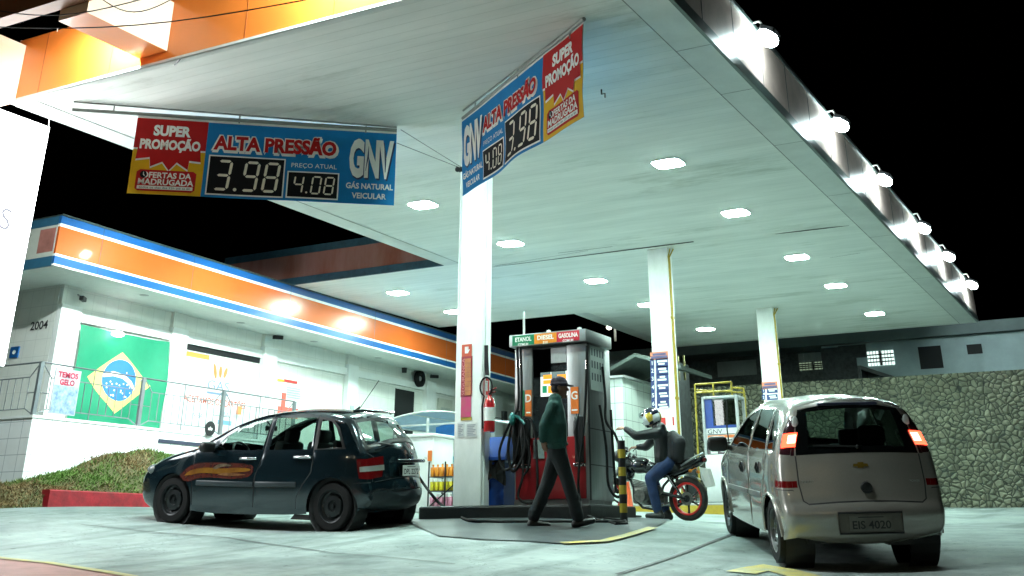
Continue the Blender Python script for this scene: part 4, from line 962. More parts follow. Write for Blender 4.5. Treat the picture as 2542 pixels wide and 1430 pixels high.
for s_ in (1,-1):
    mb = MB(); V = []; nn = 10; zs = (1.085,1.12,1.16,1.195,1.215)
    for k in range(nn+1):
        for z in zs:
            q = C2.s_at(z, True); h = np.interp(q, C2.S, C2.hw)
            if k <= 6: p = C2.strip_pt(q, (h-.035*(1-k/6))/h*s_); V.append((p[0]-.010,p[1],p[2]))
            else:
                d = (k-6)/4*.04; p = C2.sidept(np.interp(q,C2.S,C2.E[:,0])-np.interp(q,C2.S,C2.N[:,0])*d, z-np.interp(q,C2.S,C2.N[:,1])*d, s_); V.append((p[0]-.010*(1-d/.12),p[1]+s_*.009*min(1,d/.04),p[2]))
    mb.add(V, [(5*i+j,5*i+j+1,5*i+j+6,5*i+j+5) for i in range(nn) for j in range(4)], 0)
    for i in range(1, 7):
        for j in (1,2): mb.m[i*4+j] = 1
    build('brake_lamp', mb, [M_brake, M_brakec], made2[('tail',s_)], 180)
    mb = MB(); p = on_tail(1.30, s_*.585); mb.ball(p,(.012,.034,.07)); build('reverse_light', mb, mat('clear_bulb', (.75,.78,.78), .05, coat=1), car2, 180)
    mb = MB(); mb.box((.76,s_*.93,1.05),(.13,.24,.17),Matrix.Rotation(R(-s_*10),3,'Z'),0,.05); mb.ring([(.80,s_*.76,1.0),(.77,s_*.86,1.03)],.035,8); build('wing_mirror', mb, M_black, car2, 50)
    for x0, z0, dn in ((.02,.83,'fdoor'),(-.86,.86,'rdoor')):
        dd = made2[(dn,s_)]
        mb = MB(); y = s_*(W2(x0,z0)+.002); mb.lathe([(.001,.012),(.05,.012),(.062,.0)], (x0,y,z0),(0,s_,0),20); mb.ring([(x0,y+s_*.012,z0-.05),(x0,y+s_*.03,z0),(x0,y+s_*.012,z0+.05)],.012,8); build('handle', mb, M_black, dd, 40)
    mb = MB(); mb.box((.33,s_*.803,.585),(1.18,.022,.05),Matrix.Rotation(R(.8),3,'Y'),0,.01); mb.box((-.62,s_*.803,.60),(.56,.022,.05),Matrix.Rotation(R(.8),3,'Y'),0,.01); build('side_moulding', mb, mat('silver_moulding',(.22,.23,.23),.35,metal=.3), car2, 40)
    # raised lip round each wheel arch
    for x in (w1x, w2x):
        mb = MB(); pts = [(px, s_*(W2(px,pz)+.004), pz) for px, pz in arc(x,.285,.358,.28,18)]; mb.ring(pts, .016, 8); build('arch_lip', mb, M_silver, car2, 60)
mb = MB(); p = on_tail(1.435, 0, .02); mb.box((p.x+.03,0,1.475),(.10,.60,.03),None,0,.01); build('roof_spoiler', mb, mat('dark_blue_spoiler',(.02,.025,.06),.3), car2)
xr = on_tail(.92,0).x
# gold bow-tie shaped badge
bow = [(-.075,-.012),(-.03,-.012),(-.03,-.026),(.022,-.026),(.03,-.012),(.075,-.012),(.068,.012),(.03,.012),(.03,.026),(-.022,.026),(-.03,.012),(-.068,.012)]
mb = MB(); mb.prism(bow, (xr-.006,0,.915),(0,-1,0),(.12,0,1),(1,0,0),.006); build('badge', mb, mat('gold_badge',(.50,.32,.05),.25,metal=.7), car2)
mb = MB(); p = on_tail(.70,-.02,.0); mb.lathe([(.001,.03),(.05,.026),(.056,.0)], (p.x,-.02,.715),(-1,0,-.02),28); mb.box((p.x-.028,-.02,.685),(.01,.09,.014)); build('tailgate_handle', mb, M_black, car2, 40)
p = on_tail(.775,.50); mb = MB(); text(mb,'MERIVA',.025,(p.x-.002,.51,.775),(0,-1,0),(.05,0,1),width=.14); text(mb,'JOY',.020,(p.x-.002,.49,.745),(0,-1,0),(.05,0,1)); p = on_tail(.775,-.47); text(mb,'FLEXPOWER',.020,(p.x-.002,-.475,.765),(0,-1,0),(.05,0,1),width=.15); build('badge_lettering', mb, M_metal, car2)
xb = on_tail(.42,0).x
mb = MB(); mb.box((xb-.004,0,.415),(.02,.60,.185),None,0,.012); rc = build('plate_recess', mb, mat('recess_grey',(.15,.14,.12),.4,metal=.3,var=.15), car2)
mb = MB(); mb.ring([(xb-.016,-.30,.325),(xb-.016,.30,.325),(xb-.016,.30,.505),(xb-.016,-.30,.505)],.010,6,closed=True); build('recess_rim', mb, M_black, rc, 60)
mb = MB(); mb.box((xb-.02,0,.415),(.012,.40,.13),None,0,.003); pl = build('number_plate', mb, mat('dim_plate',(.15,.145,.12),.4,var=.2), car2)
mb = MB(); text(mb,'EIS 4020',.07,(xb-.0275,0,.402),(0,-1,0),(0,0,1),bold=.015,width=.36); mb.span((xb-.0275,-.12,.462),(xb-.027,.12,.470)); build('plate_lettering', mb, M_ktxt, pl)
mb = MB(); p = on_tail(1.06,.0,.006); p2 = on_tail(1.075,.22,.008); p3 = on_tail(1.085,.42,.008); mb.ring([p,p2,p3],.008); mb.ball(p,.018); build('wiper', mb, M_black, car2, 60)
# ------------------------------------------------------------------ hanging banners
M_rail2 = mat('grey_tube', (.30,.32,.30), .5, metal=.3, var=.1)
M_byel = plain('banner_yellow', (.72,.42,.01), .6, spec=.2); M_bred = plain('banner_red', (.46,.008,.008), .6, spec=.2); M_bblue = plain('banner_blue', (.006,.20,.50), .6, spec=.2)
M_bdig = plain('cream_digits', (.78,.72,.58), .5); M_bblk = plain('banner_black', (.006,.006,.008), .6, spec=.15); M_bwht = plain('banner_white', (.86,.86,.82), .5)
M_bnavy = plain('banner_shadow', (.01,.03,.10), .5)
SEG = {'0':'abcdef','3':'abcdg','4':'bcfg','8':'abcdefg','9':'abcdfg'}
def banner(px_rail, px_corners, flip, label, seed):
    A, B = aZ(*px_rail[0], H-.02), aZ(*px_rail[1], H-.02)
    d = (B-A).normalized(); n_ = Vector((d.y,-d.x,0))
    if n_.y > 0: n_ = -n_
    tl, tr, br_, bl = [aP(*q, A, n_) for q in px_corners]
    Wd = ((tr-tl).length+(br_-bl).length)/2; Hh = ((tl-bl).length+(tr-br_).length)/2
    t = thing('promotion_banner', label, 'banner', (tl+tr)/2, 'price banners under the canopy')
    rg = random.Random(seed); ph = [rg.uniform(0,6) for _ in range(4)]
    amp = .012 if not flip else .035
    def mp(u, v, k):
        "u 0..1 left to right, v 0..1 top to bottom, k = layer"
        p = tl.lerp(tr, u).lerp(bl.lerp(br_, u), v)
        w_ = amp*(math.sin(u*9+ph[0])*.6+math.sin(u*17+v*3+ph[1])*.4)*(.25+.75*v) + .006*math.sin(v*11+ph[2]+u*5)
        return p + n_*(w_+.004*k) + Vector((0,0,.25*w_*(v if flip else 0)))
    mbs = {}
    def rect(u0, v0, u1, v1, m, k):
        nu, nv = max(1, int((u1-u0)*36)), max(1, int((v1-v0)*14))
        mbs.setdefault(m, MB()).grid(lambda a, b: mp(u0+(u1-u0)*a, v0+(v1-v0)*b, k), nu, nv)
    def poly(pts, m, k):
        pp = []
        for a, b in zip(pts, pts[1:]+pts[:1]): pp += [(a[0]+(b[0]-a[0])*i/4, a[1]+(b[1]-a[1])*i/4) for i in range(4)]
        n0 = len(pp); us = [p[0] for p in pp]; vs = [p[1] for p in pp]
        inn = [(x, y) for x in np.arange(min(us)+.014, max(us), .022) for y in np.arange(min(vs)+.03, max(vs), .06) if pip((x, y), pts)]
        r = delaunay_2d_cdt([Vector(p) for p in pp+inn], [(i, (i+1) % n0) for i in range(n0)], [list(range(n0))], 1, 1e-6)
        mbs.setdefault(m, MB()).add([mp(p.x, p.y, k) for p in r[0]], [tuple(f) for f in r[2]])
    def word(s, u, v, cap, m, k, bold=.0, width=None, sh=0):
        V, Fc = txt2d(s, cap*Hh, bold)
        sx = 1
        if width: sx = width*Wd/(max(x for x, y in V)-min(x for x, y in V))
        mbs.setdefault(m, MB()).add([mp(u+x*sx/Wd, v-(y+sh*x)/Hh, k) for x, y in V], Fc)
    def digits(s, u0, v0, u1, v1, m, k):
        n_d = sum(c != '.' for c in s); cw = (u1-u0)/(n_d+.35); x = u0; hh = v1-v0; ar = Wd/Hh
        for c in s:
            if c == '.':
                cu, cv, r_ = x+.14*cw, v1-.02, .028*hh/.5
                poly([(cu+r_/ar*math.cos(a), cv+r_*math.sin(a)) for a in np.linspace(0,6.28,9)[:-1]], m, k); x += .35*cw; continue
            a0, a1 = x+.12*cw, x+.88*cw; th = hh*.085; tw = th/ar; vm = (v0+v1)/2; g_ = th*.18; gw = g_/ar
            sl = lambda u_, v_: (u_ + (vm-v_)*.10/ar, v_)
            def hs(vc): poly([sl(a0+tw*.6+gw,vc), sl(a0+tw*1.2+gw,vc-th/2), sl(a1-tw*1.2-gw,vc-th/2), sl(a1-tw*.6-gw,vc), sl(a1-tw*1.2-gw,vc+th/2), sl(a0+tw*1.2+gw,vc+th/2)], m, k)
            def vs(uc, p, q): poly([sl(uc,p+g_), sl(uc+tw/2,p+th*.6+g_), sl(uc+tw/2,q-th*.6-g_), sl(uc,q-g_), sl(uc-tw/2,q-th*.6-g_), sl(uc-tw/2,p+th*.6+g_)], m, k)
            tp, bt_ = v0+th/2, v1-th/2
            for q in SEG[c]:
                {'a':lambda: hs(tp),'g':lambda: hs(vm),'d':lambda: hs(bt_),'f':lambda: vs(a0+tw/2,tp,vm),'b':lambda: vs(a1-tw/2,tp,vm),
                 'e':lambda: vs(a0+tw/2,vm,bt_),'c':lambda: vs(a1-tw/2,vm,bt_)}[q]()
            x += cw
    if flip: PU, A0, G0 = (.715,1), .20, .0
    else: PU, A0, G0 = (0,.265), .295, .80
    rect(0,0,1,1,M_bblue,0)
    a, b = PU; L = b-a
    rect(a,0,b,1,M_byel,1)
    for m, k, o in ((M_bwht,2,.022),(M_bred,3,0)):
        zz = [(a,.40+o),(a+L*.06,.40+o),(a+L*.05,.55+o),(a+L*.24,.52+o),(a+L*.26,.64+o),(a+L*.42,.57+o),(a+L*.52,.68+o),(a+L*.62,.57+o),(a+L*.78,.66+o),(a+L*.79,.54+o),(a+L*.95,.55+o),(a+L*.93,.40+o),(b,.40+o)]
        poly([(a,0.0),(b,0.0)] + zz[::-1], m, k)
    word('SUPER', a+L*.5,.15,.135,M_bwht,4,.05,L*.52); word('PROMOÇÃO', a+L*.5,.34,.125,M_bwht,4,.05,L*.84)
    x0, x1 = a+L*.09, a+L*.91
    poly([(x0+.012,.68),(x1-.012,.68),(x1,.71),(x1,.93),(x1-.012,.96),(x0+.012,.96),(x0,.93),(x0,.71)], M_bred, 2)
    word('OFERTAS DA', a+L*.5,.745,.075,M_bwht,3,.03,L*.68); word('MADRUGADA', a+L*.5,.835,.078,M_bwht,3,.03,L*.76)
    cu = a+L*.185; poly([(cu+.0125*math.cos(t_), .745+.046*math.sin(t_)) for t_ in np.linspace(0,6.28,15)[:-1]], M_bblk, 4)
    poly([(cu-.001,.715),(cu+.001,.715),(cu+.002,.745),(cu+.006,.76),(cu+.005,.77),(cu-.001,.752)], M_bwht, 5)
    rect(x0+.008,.89,x1-.008,.935,M_bwht,3); word('todos os dias das 22h até as 6h', a+L*.5,.912,.03,M_bblk,4,0,L*.7)
    c = A0+.235
    for du, dv, m, k, bo in ((.004,.022,M_bwht,1,.10),(0,0,M_bwht,2,.10),(0,0,M_bred,3,.045)): word('ALTA PRESSÃO', c+du, .265+dv, .185, m, k, bo, .47 if bo < .06 else .485)
    if flip: B1, B2 = (A0+.20,A0+.495), (A0+.0,A0+.185)
    else: B1, B2 = (A0-.015,A0+.275), (A0+.285,A0+.485)
    for (p0, p1), v0, v1, s in ((B1,.44,.97,'3.98'),(B2,.60,.965,'4.08')):
        rect(p0,v0,p1,v1,M_bwht,1); rect(p0+.005,v0+.018,p1-.005,v1-.018,'price_panel'+s,2); digits(s, p0+.02, v0+.06, p1-.012, v1-.06, 'price_digits'+s, 3)
    word('PREÇO ATUAL', (B2[0]+B2[1])/2, .515, .062, M_bwht, 1, 0, .175)
    gc = G0+.10
    word('GNV', gc+.004, .385, .50, M_bnavy, 1, .05, .18); word('GNV', gc, .36, .50, M_bwht, 2, .05, .175)
    word('GÁS NATURAL', gc, .755, .075, M_bwht, 1, .03, .185); word('VEICULAR', gc, .885, .075, M_bwht, 1, .03, .135)
    lay = {M_bblue:('cloth',0)}
    cloth = build('cloth', mbs[M_bblue], M_bblue, t, 180)
    for m in (M_byel, M_bred): build({M_byel:'yellow_panel',M_bred:'red_panel'}[m], mbs[m], m, cloth, 180)
    for s in ('3.98','4.08'):
        build('price_panel', mbs['price_panel'+s], M_bblk, cloth, 180); build('price_digits', mbs['price_digits'+s], M_bdig, cloth)
    build('small_print', mbs[M_bblk], M_bblk, cloth)
    build('lettering', mbs[M_bwht], M_bwht, cloth, 180); build('lettering_shadow', mbs[M_bnavy], M_bnavy, cloth)
    mb = MB(); e = .12; up = Vector((0,0,1))
    r0, r1 = (A-d*.0, B+d*.0)
    mb.ring([Vector((r0.x,r0.y,tl.z+.05))-n_*.0, Vector((r1.x,r1.y,tr.z+.06))], .028, 8)
    mb.ring([r0, r1], .014, 6)
    for k in (.12,.5,.9): p = r0.lerp(r1,k); mb.ring([p, Vector((p.x,p.y,tl.z+.04))], .012, 6)
    build('hanging_rail', mb, M_rail2, t, 60)
    mb = MB(); mb.grid(lambda a_, b_: mp(a_, -.035+.035*b_, 0), 20, 1); build('top_hem', mb, M_bwht, t)
banner([(183,253),(985,316)], [(342,293),(985,333),(978,510),(315,480)], False, 'straight blue price banner ending in GNV, its red promotion panel first', 4)
banner([(1150,275),(1450,45)], [(1148,303),(1448,60),(1446,288),(1147,487)], True, 'rippled blue price banner starting with GNV, its red promotion panel last', 9)
mb = MB(); mb.ring([aZ(995,322,H-.1), (-8.87,14.2,H-.32)], .005, 5); mb.ring([aZ(985,355,H-.25), (-8.87,14.2,H-.33)], .005, 5)
tag(build('guy_wire', mb, M_black), 'thin dark guy wires from the straight banner rail to a column bracket', 'wire')
mb = MB()
for a, b in (((-30,22),(360,-4)),((-30,66),(800,-8)),):
    p, q = aY(*a,6.2), aY(*b,6.2); mb.ring([p.lerp(q,k/10)+Vector((0,0,-.12*math.sin(math.pi*k/10))) for k in range(11)], .006, 5)
p, q = aY(250,-4,6.2), aY(430,-4,6.2); mb.ring([p.lerp(q,k/10)+Vector((0,0,-.14*math.sin(math.pi*k/10))) for k in range(11)], .005, 5)
tag(build('overhead_cable', mb, M_black), 'thin dark overhead cables crossing in front of the orange beam', 'cable')

M_streetbulb = glow('street_bulb_light', (1,.85,.55), 120)
# ------------------------------------------------------------------ glowing pylon sign
py = thing('pylon_sign', 'tall glowing white pylon sign in front of the shop corner', 'sign', (-14.7,9.5,2.3))
zt_, y1 = 6.03, 10.89
mb = MB(); mb.span((-14.95,8.2,2.32),(-14.62,y1,zt_)); build('cabinet', mb, M_white, py)
mb = MB(); mb.span((-14.618,8.2,2.33),(-14.60,y1-.01,zt_-.01)); build('lit_face', mb, glow('sign_face_light', (.96,1,1), 5), py)
mb = MB(); text(mb,'S',.34,(-14.597,10.42,4.42),(0,1,0),(0,0,1)); text(mb,'A',.34,(-14.597,10.0,4.42),(0,1,0),(0,0,1)); text(mb,'r',.24,(-14.597,10.42,3.55),(0,1,0),(0,0,1)); build('lettering', mb, glow('faded_sign_letter', (.62,.66,.75), .35), py)
mb = MB(); mb.span((-14.9,8.6,.0),(-14.7,9.0,2.33)); build('post', mb, M_alu, py)
mb = MB(); mb.ring([aY(143,70,9.26), aX(121,312,-14.6)], .008, 6); tag(build('white_cable', mb, M_white), 'thin white cable hanging from the orange fascia to the pylon sign', 'cable')

# ------------------------------------------------------------------ flag, posters, shop front prints
M_green = plain('flag_green', (.003,.21,.105), .6); M_fy = plain('flag_yellow', (.72,.70,.16), .6); M_fb = plain('flag_blue', (.01,.14,.42), .6)
fl_ = thing('flag', 'large green flag with yellow rhombus and blue starry disc covering the shop window', 'flag', (XW+.13,17.1,2.1))
yA, yB, zb_, zt2 = 15.87, 18.38, 2.09, 4.08
def fm(u, v, k): return (XW+.16+.004*k+.05*math.sin(u*13+v*2)*(.4+.6*v)+.02*math.sin(v*9+u*4), yA+(yB-yA)*(u+.012*math.sin(v*4)), zt2-(zt2-zb_)*v-.03*math.sin(u*3.1)*(1-v))
cl = build('cloth', MB().grid(lambda u, v: fm(u, v, 0), 40, 30), M_green, fl_, 180)
def fpoly(pts, m, nm, k):
    pp = []
    for a, b in zip(pts, pts[1:]+pts[:1]): pp += [(a[0]+(b[0]-a[0])*i/12, a[1]+(b[1]-a[1])*i/12) for i in range(12)]
    n0 = len(pp); inn = [(x, y) for x in np.arange(.02,1,.03) for y in np.arange(.02,1,.04) if pip((x, y), pts)]
    r = delaunay_2d_cdt([Vector(p) for p in pp+inn], [(i, (i+1) % n0) for i in range(n0)], [list(range(n0))], 1, 1e-6)
    return build(nm, MB().add([fm(p.x, p.y, k) for p in r[0]], [tuple(f) for f in r[2]]), m, cl, 180)
fpoly([(.14,.50),(.47,.19),(.83,.50),(.47,.83)], M_fy, 'rhombus', 2)
cir = [(.475+.172*math.cos(a), .485+.215*math.sin(a)) for a in np.linspace(0,6.283,33)[:-1]]
fpoly(cir, M_fb, 'disc', 4)
fpoly([(.307,.44),(.40,.40),(.50,.42),(.59,.48),(.642,.55),(.632,.575),(.57,.52),(.49,.465),(.40,.45),(.31,.475)], M_bwht, 'band', 6)
mb = MB(); rg = random.Random(5)
for k in range(24):
    u, v = .475+rg.uniform(-.13,.13), rg.uniform(.50,.66)
    if (u-.475)**2/.16**2+(v-.485)**2/.2**2 < 1: mb.add([fm(u+.007*math.cos(a), v+.010*math.sin(a), 6) for a in np.linspace(0,6.28,6)[:-1]], [(0,1,2,3,4)])
mb.add([fm(.53+.007*math.cos(a), .40+.01*math.sin(a), 6) for a in np.linspace(0,6.28,6)[:-1]], [(0,1,2,3,4)])
build('stars', mb, M_bwht, cl)
lw = thing('wall_lamp', 'small round white lamp glowing over the top of the green flag', 'lamp', (XW+.3,16.75,4.05))
mb = MB(); mb.ball((XW+.30,16.75,4.0),(.10,.16,.06)); build('bulb', mb, glow('flag_lamp_light', (1,1,1), 6), lw, 180)
mb = MB(); mb.span((XW+.02,16.7,4.03),(XW+.25,16.8,4.07)); build('bracket', mb, M_white, lw)

bn = thing('window_banner', 'pale printed banner with orange lettering filling the second shop window', 'banner', (XW+.1,20.2,3))
X_ = XW+.06
mb = MB(); mb.span((X_,18.95,2.1),(X_+.01,21.5,3.98)); build('sheet', mb, mat('banner_sheet', (.60,.63,.62), .4, var=.03), bn)
E_ = (0,1,0); Z_ = (0,0,1); X2 = X_+.013
mb = MB(); text(mb,'GAS',.22,(X2,20.15,3.33),E_,Z_,width=.72); mb.span((X2-.001,19.8,3.12),(X2,20.52,3.17)); build('logo_lettering', mb, plain('pale_blue_print', (.14,.21,.32)), bn)
mb = MB()
for (y, a, h) in ((19.99,.30,.36),(20.17,.05,.28),(20.34,-.32,.26)):
    c = Vector((X2,y,3.64)); mb.add([c+Vector((0, .055*math.cos(t_)*math.cos(a)+h/2*math.sin(t_)*math.sin(-a), .055*math.cos(t_)*math.sin(a)+h/2*math.sin(t_)*math.cos(a))) for t_ in np.linspace(0,6.28,15)[:-1]], [tuple(range(14))])
build('logo', mb, plain('pale_gold_print', (.40,.21,.05)), bn)
mb = MB(); text(mb,'ACEITAMOS OS CARTÕES',.15,(X2,20.12,2.96),E_,Z_,bold=.015,width=2.05); build('lettering', mb, plain('orange_print', (.45,.05,.02)), bn)
mb = MB(); text(mb,'VISA',.10,(X2,19.6,2.62),E_,Z_,width=.32); text(mb,'VISA',.10,(X2,20.45,2.72),E_,Z_,width=.32); mb.span((X2-.001,20.25,2.48),(X2,20.72,2.58)); build('card_logos', mb, plain('pale_cyan_print', (.14,.30,.42)), bn)
mb = MB(); mb.span((X2-.001,18.96,3.86),(X2,19.75,3.97)); build('orange_edge', mb, plain('orange_stripe', (.75,.25,.04)), bn)
mb = MB(); mb.span((X2-.001,20.8,3.1),(X2,21.45,3.15)); build('green_edge', mb, plain('pale_green_stripe', (.5,.68,.4)), bn)

ice = thing('ice_sign', 'white ice advertising board with blue splash hung on the railing corner', 'sign', (-17.7,14.75,2.2))
M_icep = mat('ice_print', (.34,.42,.50), .4, var=.5, scale=9, col2=(.06,.14,.26))
mb = MB(); mb.span((-17.70,14.28,2.12),(-17.68,14.86,2.92)); bd = build('board', mb, mat('board_paper',(.40,.42,.46),.5,var=.1), ice)
mb = MB(); mb.span((-17.68,14.30,2.14),(-17.676,14.84,2.62)); build('picture', mb, M_icep, bd)
mb = MB(); text(mb,'TEMOS',.10,(-17.674,14.57,2.82),E_,Z_,bold=.04,width=.46); text(mb,'GELO',.10,(-17.674,14.57,2.69),E_,Z_,bold=.04,width=.34); build('lettering', mb, plain('pink_red_print', (.40,.02,.06)), bd)
el = thing('card_sign', 'small round black card sticker sign on the terrace wall', 'sign', (-17.6,18.4,2.0))
p = aX(521,1064,-17.62)
mb = MB(); mb.lathe([(.001,0),(.15,0),(.15,.012),(.001,.012)], p, (1,0,0), 24); dk = build('disc', mb, M_black, el, 40)
mb = MB(); text(mb,'elo',.075,(p.x+.015,p.y,p.z+.005),E_,Z_,bold=.02); build('lettering', mb, M_bwht, dk)
# stickers and price boards farther along the wall
pb = thing('wall_posters', 'small orange and yellow price posters on the bright shop wall', 'poster', (XW+.1,23,2.8))
mb = MB()
for (x0,y0,x1,y1), m in (((690,940,706,948),0),((706,941,738,953),1)):
    a, b = aX(x0,y0,XW+.03), aX(x1,y1,XW+.03); mb.span((XW+.02,a.y,b.z),(XW+.03,b.y,a.z), m)
build('stripe', mb, [plain('yellow_print', (.75,.45,.04)), M_rtxt], pb)
mb = MB(); a, b = aX(662,946,XW+.03), aX(700,954,XW+.03); mb.span((XW+.031,a.y,b.z),(XW+.036,b.y,a.z))
for k in range(5): a = aX(712,962+6*k,XW+.03); mb.span((XW+.02,a.y,a.z),(XW+.025,a.y+.55,a.z+.02))
build('grey_lines', mb, plain('grey_print', (.38,.44,.46)), pb)
a, b = aX(700,975,XW+.5), aX(706,1005,XW+.5)
mb = MB(); mb.span((XW+.5,a.y,b.z-.25),(XW+.53,b.y,a.z)); a, b = aX(690,1008,XW+.5), aX(738,1030,XW+.5); mb.span((XW+.5,a.y,b.z-.1),(XW+.52,b.y,a.z)); build('red_board', mb, plain('red_board', (.75,.10,.07)), pb)
mb = MB(); text(mb,'Mizza',.12,aX(680,1020,XW+.4),E_,Z_); build('lettering', mb, plain('grey_script', (.3,.33,.4)), pb)
a, b = aX(588,1008,XW+.2), aX(598,1030,XW+.2)
mb = MB(); mb.span((XW+.2,a.y,b.z),(XW+.21,b.y,a.z)); build('orange_sticker', mb, plain('orange_sticker', (.8,.25,.08)), pb)

# ------------------------------------------------------------------ signs on the columns
cx, cy = -8.72, 14.25; yf = cy-.004
def onc(px, py, Y=14.245): return aY(px, py, Y)
def cpanel(name, x0, y0, x1, y1, m, parent, off=0, Y=14.245):
    a, b = aY(x0,y0,Y-off), aY(x1,y1,Y-off); mb = MB(); mb.span((a.x,Y-off-.004,b.z),(b.x,Y-off,a.z)); return build(name, mb, m, parent)
sg = thing('safety_panel', 'narrow crimson notice with orange rows fixed to a white column', 'sign', onc(1159,960))
cr = cpanel('panel', 1146,886,1171,984, mat('crimson_print', (.38,.03,.05), .4, var=.15), sg)
mb = MB()
for k in range(8):
    a, b = onc(1155,891+11.5*k), onc(1169.5,900.5+11.5*k); mb.span((a.x,14.232,b.z),(b.x,14.24,a.z))
build('rows', mb, mat('salmon_rows', (.62,.22,.08), .4, var=.2), cr)
mb = MB(); a = onc(1150.3,936); text(mb,'SEGURANÇA',.05,(a.x,14.238,a.z),(0,0,1),(-1,0,0),width=.52); build('lettering', mb, plain('pink_print',(.7,.25,.25)), cr)
sg = thing('hand_sign', 'small orange red sign with a pale hand symbol above the crimson notice', 'sign', onc(1159,870))
cr = cpanel('panel', 1147,856,1171,884, mat('vermilion_print', (.62,.09,.04), .4, var=.06), sg)
mb = MB(); a = onc(1159,873); mb.box((a.x,14.236,a.z),(.055,.004,.05)); 
for k in range(4): mb.box((a.x-.024+.016*k,14.236,a.z+.045),(.011,.004,.05))
mb.box((a.x+.036,14.236,a.z+.01),(.012,.004,.045),Matrix.Rotation(R(30),3,'Y')); build('hand_symbol', mb, M_bwht, cr)
sg = thing('magenta_sheet', 'bright magenta paper sheet with yellow strip below the crimson notice', 'poster', onc(1158,1010))
cpanel('sheet', 1145,984,1169,1036, mat('magenta_print', (.55,.03,.16), .4, var=.25, scale=12, col2=(.50,.10,.14)), sg)
cpanel('strip', 1144,1036.5,1171,1043, M_yel, sg)
sg = thing('paper_notice', 'two small white paper notices stuck below the magenta sheet', 'notice', onc(1160,1068))
for x0, x1 in ((1136,1154),(1159,1184)):
    pn = cpanel('sheet', x0,1050,x1,1085, M_paper, sg)
    mb = MB()
    for k in range(7): a, b = onc(x0+2,1054+4.2*k), onc(x1-3-3*(k % 3),1055.4+4.2*k); mb.span((a.x,14.236,b.z),(b.x,14.2405,a.z))
    build('print_lines', mb, plain('grey_text_lines', (.40,.42,.45)), pn)
xs_ = cx+.23
sg = thing('extinguisher_sign', 'small red sign with white symbol above the fire extinguisher', 'sign', (xs_,14.37,2.3))
a = aX(1204,958,xs_+.003)
mb = MB(); mb.span((xs_,14.29,a.z-.12),(xs_+.004,14.45,a.z+.11)); pn = build('panel', mb, M_rtxt, sg)
mb = MB(); mb.box((xs_+.006,14.37,a.z-.01),(.003,.05,.12)); mb.box((xs_+.006,14.37,a.z+.065),(.003,.07,.02)); build('symbol', mb, M_bwht, pn)
ex = thing('fire_extinguisher', 'red fire extinguisher with white band and looped black hose', 'extinguisher', (xs_+.13,14.28,1.4))
p = aY(1213,1073,14.26); bx, by, bz = p.x+.01, 14.26, p.z
mb = MB().lathe([(.001,0),(.075,.0),(.082,.02),(.082,.38),(.06,.45),(.03,.48),(.03,.5),(.001,.5)], (bx,by,bz), (0,0,1), 24); cyl = build('cylinder', mb, mat('glossy_red', (.45,.012,.015), .2, var=.05, coat=.8), ex, 50)
mb = MB().lathe([(.0832,.15),(.0832,.33)], (bx,by,bz), (0,0,1), 24); build('label_band', mb, M_bwht, cyl, 180)
mb = MB(); mb.box((bx,by,bz+.53),(.05,.04,.06)); mb.ring([(bx-.01,by,bz+.55),(bx+.11,by,bz+.60)],.014,8); mb.ring([(bx-.01,by,bz+.53),(bx+.10,by,bz+.545)],.012,8); build('valve_handle', mb, mat('dull_red',(.30,.03,.03),.4), ex, 50)
mb = MB(); mb.ring([Vector((bx-.05+.10*math.cos(a),by-.02,bz+.62+.13*math.sin(a))) for a in np.linspace(-1.0,4.4,20)] + [Vector((bx-.11,by-.02,bz+.35)),Vector((bx-.10,by-.02,bz+.05))],.013,8); build('hose', mb, M_rubber, ex, 60)

def numbered(cx_, Y, x0, x1, ytop, ytops, lb, rot=0):
    t = thing('numbered_notice', lb, 'sign', aY((x0+x1)/2,ytop,Y))
    hd = cpanel('header', x0,ytop,x1,ytop+16, mat('orange_header', (.68,.22,.12), .4, var=.05), t, 0, Y)
    mb = MB()
    for k in range(2): a, b = aY(x0+6-4*k,ytop+3+7*k,Y-.006), aY(x1-6+4*k,ytop+6+7*k,Y-.006); mb.span((a.x,Y-.008,b.z),(b.x,Y-.005,a.z))
    build('header_lines', mb, plain('blue_ink', (.12,.10,.22)), hd)
    navy = plain('navy_print', (.02,.05,.20), .4)
    for i, yt in enumerate(ytops):
        w_ = (x1-x0); dx = i*.6*(1 if len(ytops) > 3 else .5)
        h_ = 20 if len(ytops) > 3 else 12
        a = cpanel('number_box', x0+dx,yt,x0+dx+w_*.22,yt+h_, navy, t, 0, Y)
        mb = MB(); q = aY(x0+dx+w_*.11,yt+h_*.5,Y-.006); text(mb,str(i+1),h_*.5*.0082*Y/22,(q.x,Y-.007,q.z),(1,0,0),(0,0,1),bold=.02); build('number', mb, M_bwht, a)
        a = cpanel('text_box', x0+dx+w_*.30,yt,x1+dx,yt+h_, navy, t, 0, Y); mb = MB()
        for k in range(2 if h_ < 18 or i < 5 else 3):
            q0, q1 = aY(x0+dx+w_*(.38+.06*((k+i) % 3)),yt+h_*(.2+.34*k),Y-.006), aY(x1+dx-w_*(.06+.07*((k*2+i) % 3)),yt+h_*(.36+.34*k),Y-.006); mb.span((q0.x,Y-.008,q1.z),(q1.x,Y-.005,q0.z))
        build('text_lines', mb, M_bwht, a)
numbered(-8.68, 21.795, 1614,1659, 875, [891,910,930,951,971,992], 'six blue numbered instruction plates under an orange header on a white column')
numbered(-8.68, 29.295, 1891,1931, 949, [963,980], 'blue numbered instruction plates just above the silver car roof')
sg = thing('orange_sticker', 'small orange red stickers on the column behind the motorcyclist helmet', 'sticker', aY(1650,1045,21.79))
cpanel('sticker', 1640,1037,1653,1056, M_rtxt, sg, 0, 21.795); cpanel('sticker', 1669,1035,1674,1056, M_rtxt, sg, 0, 21.795)

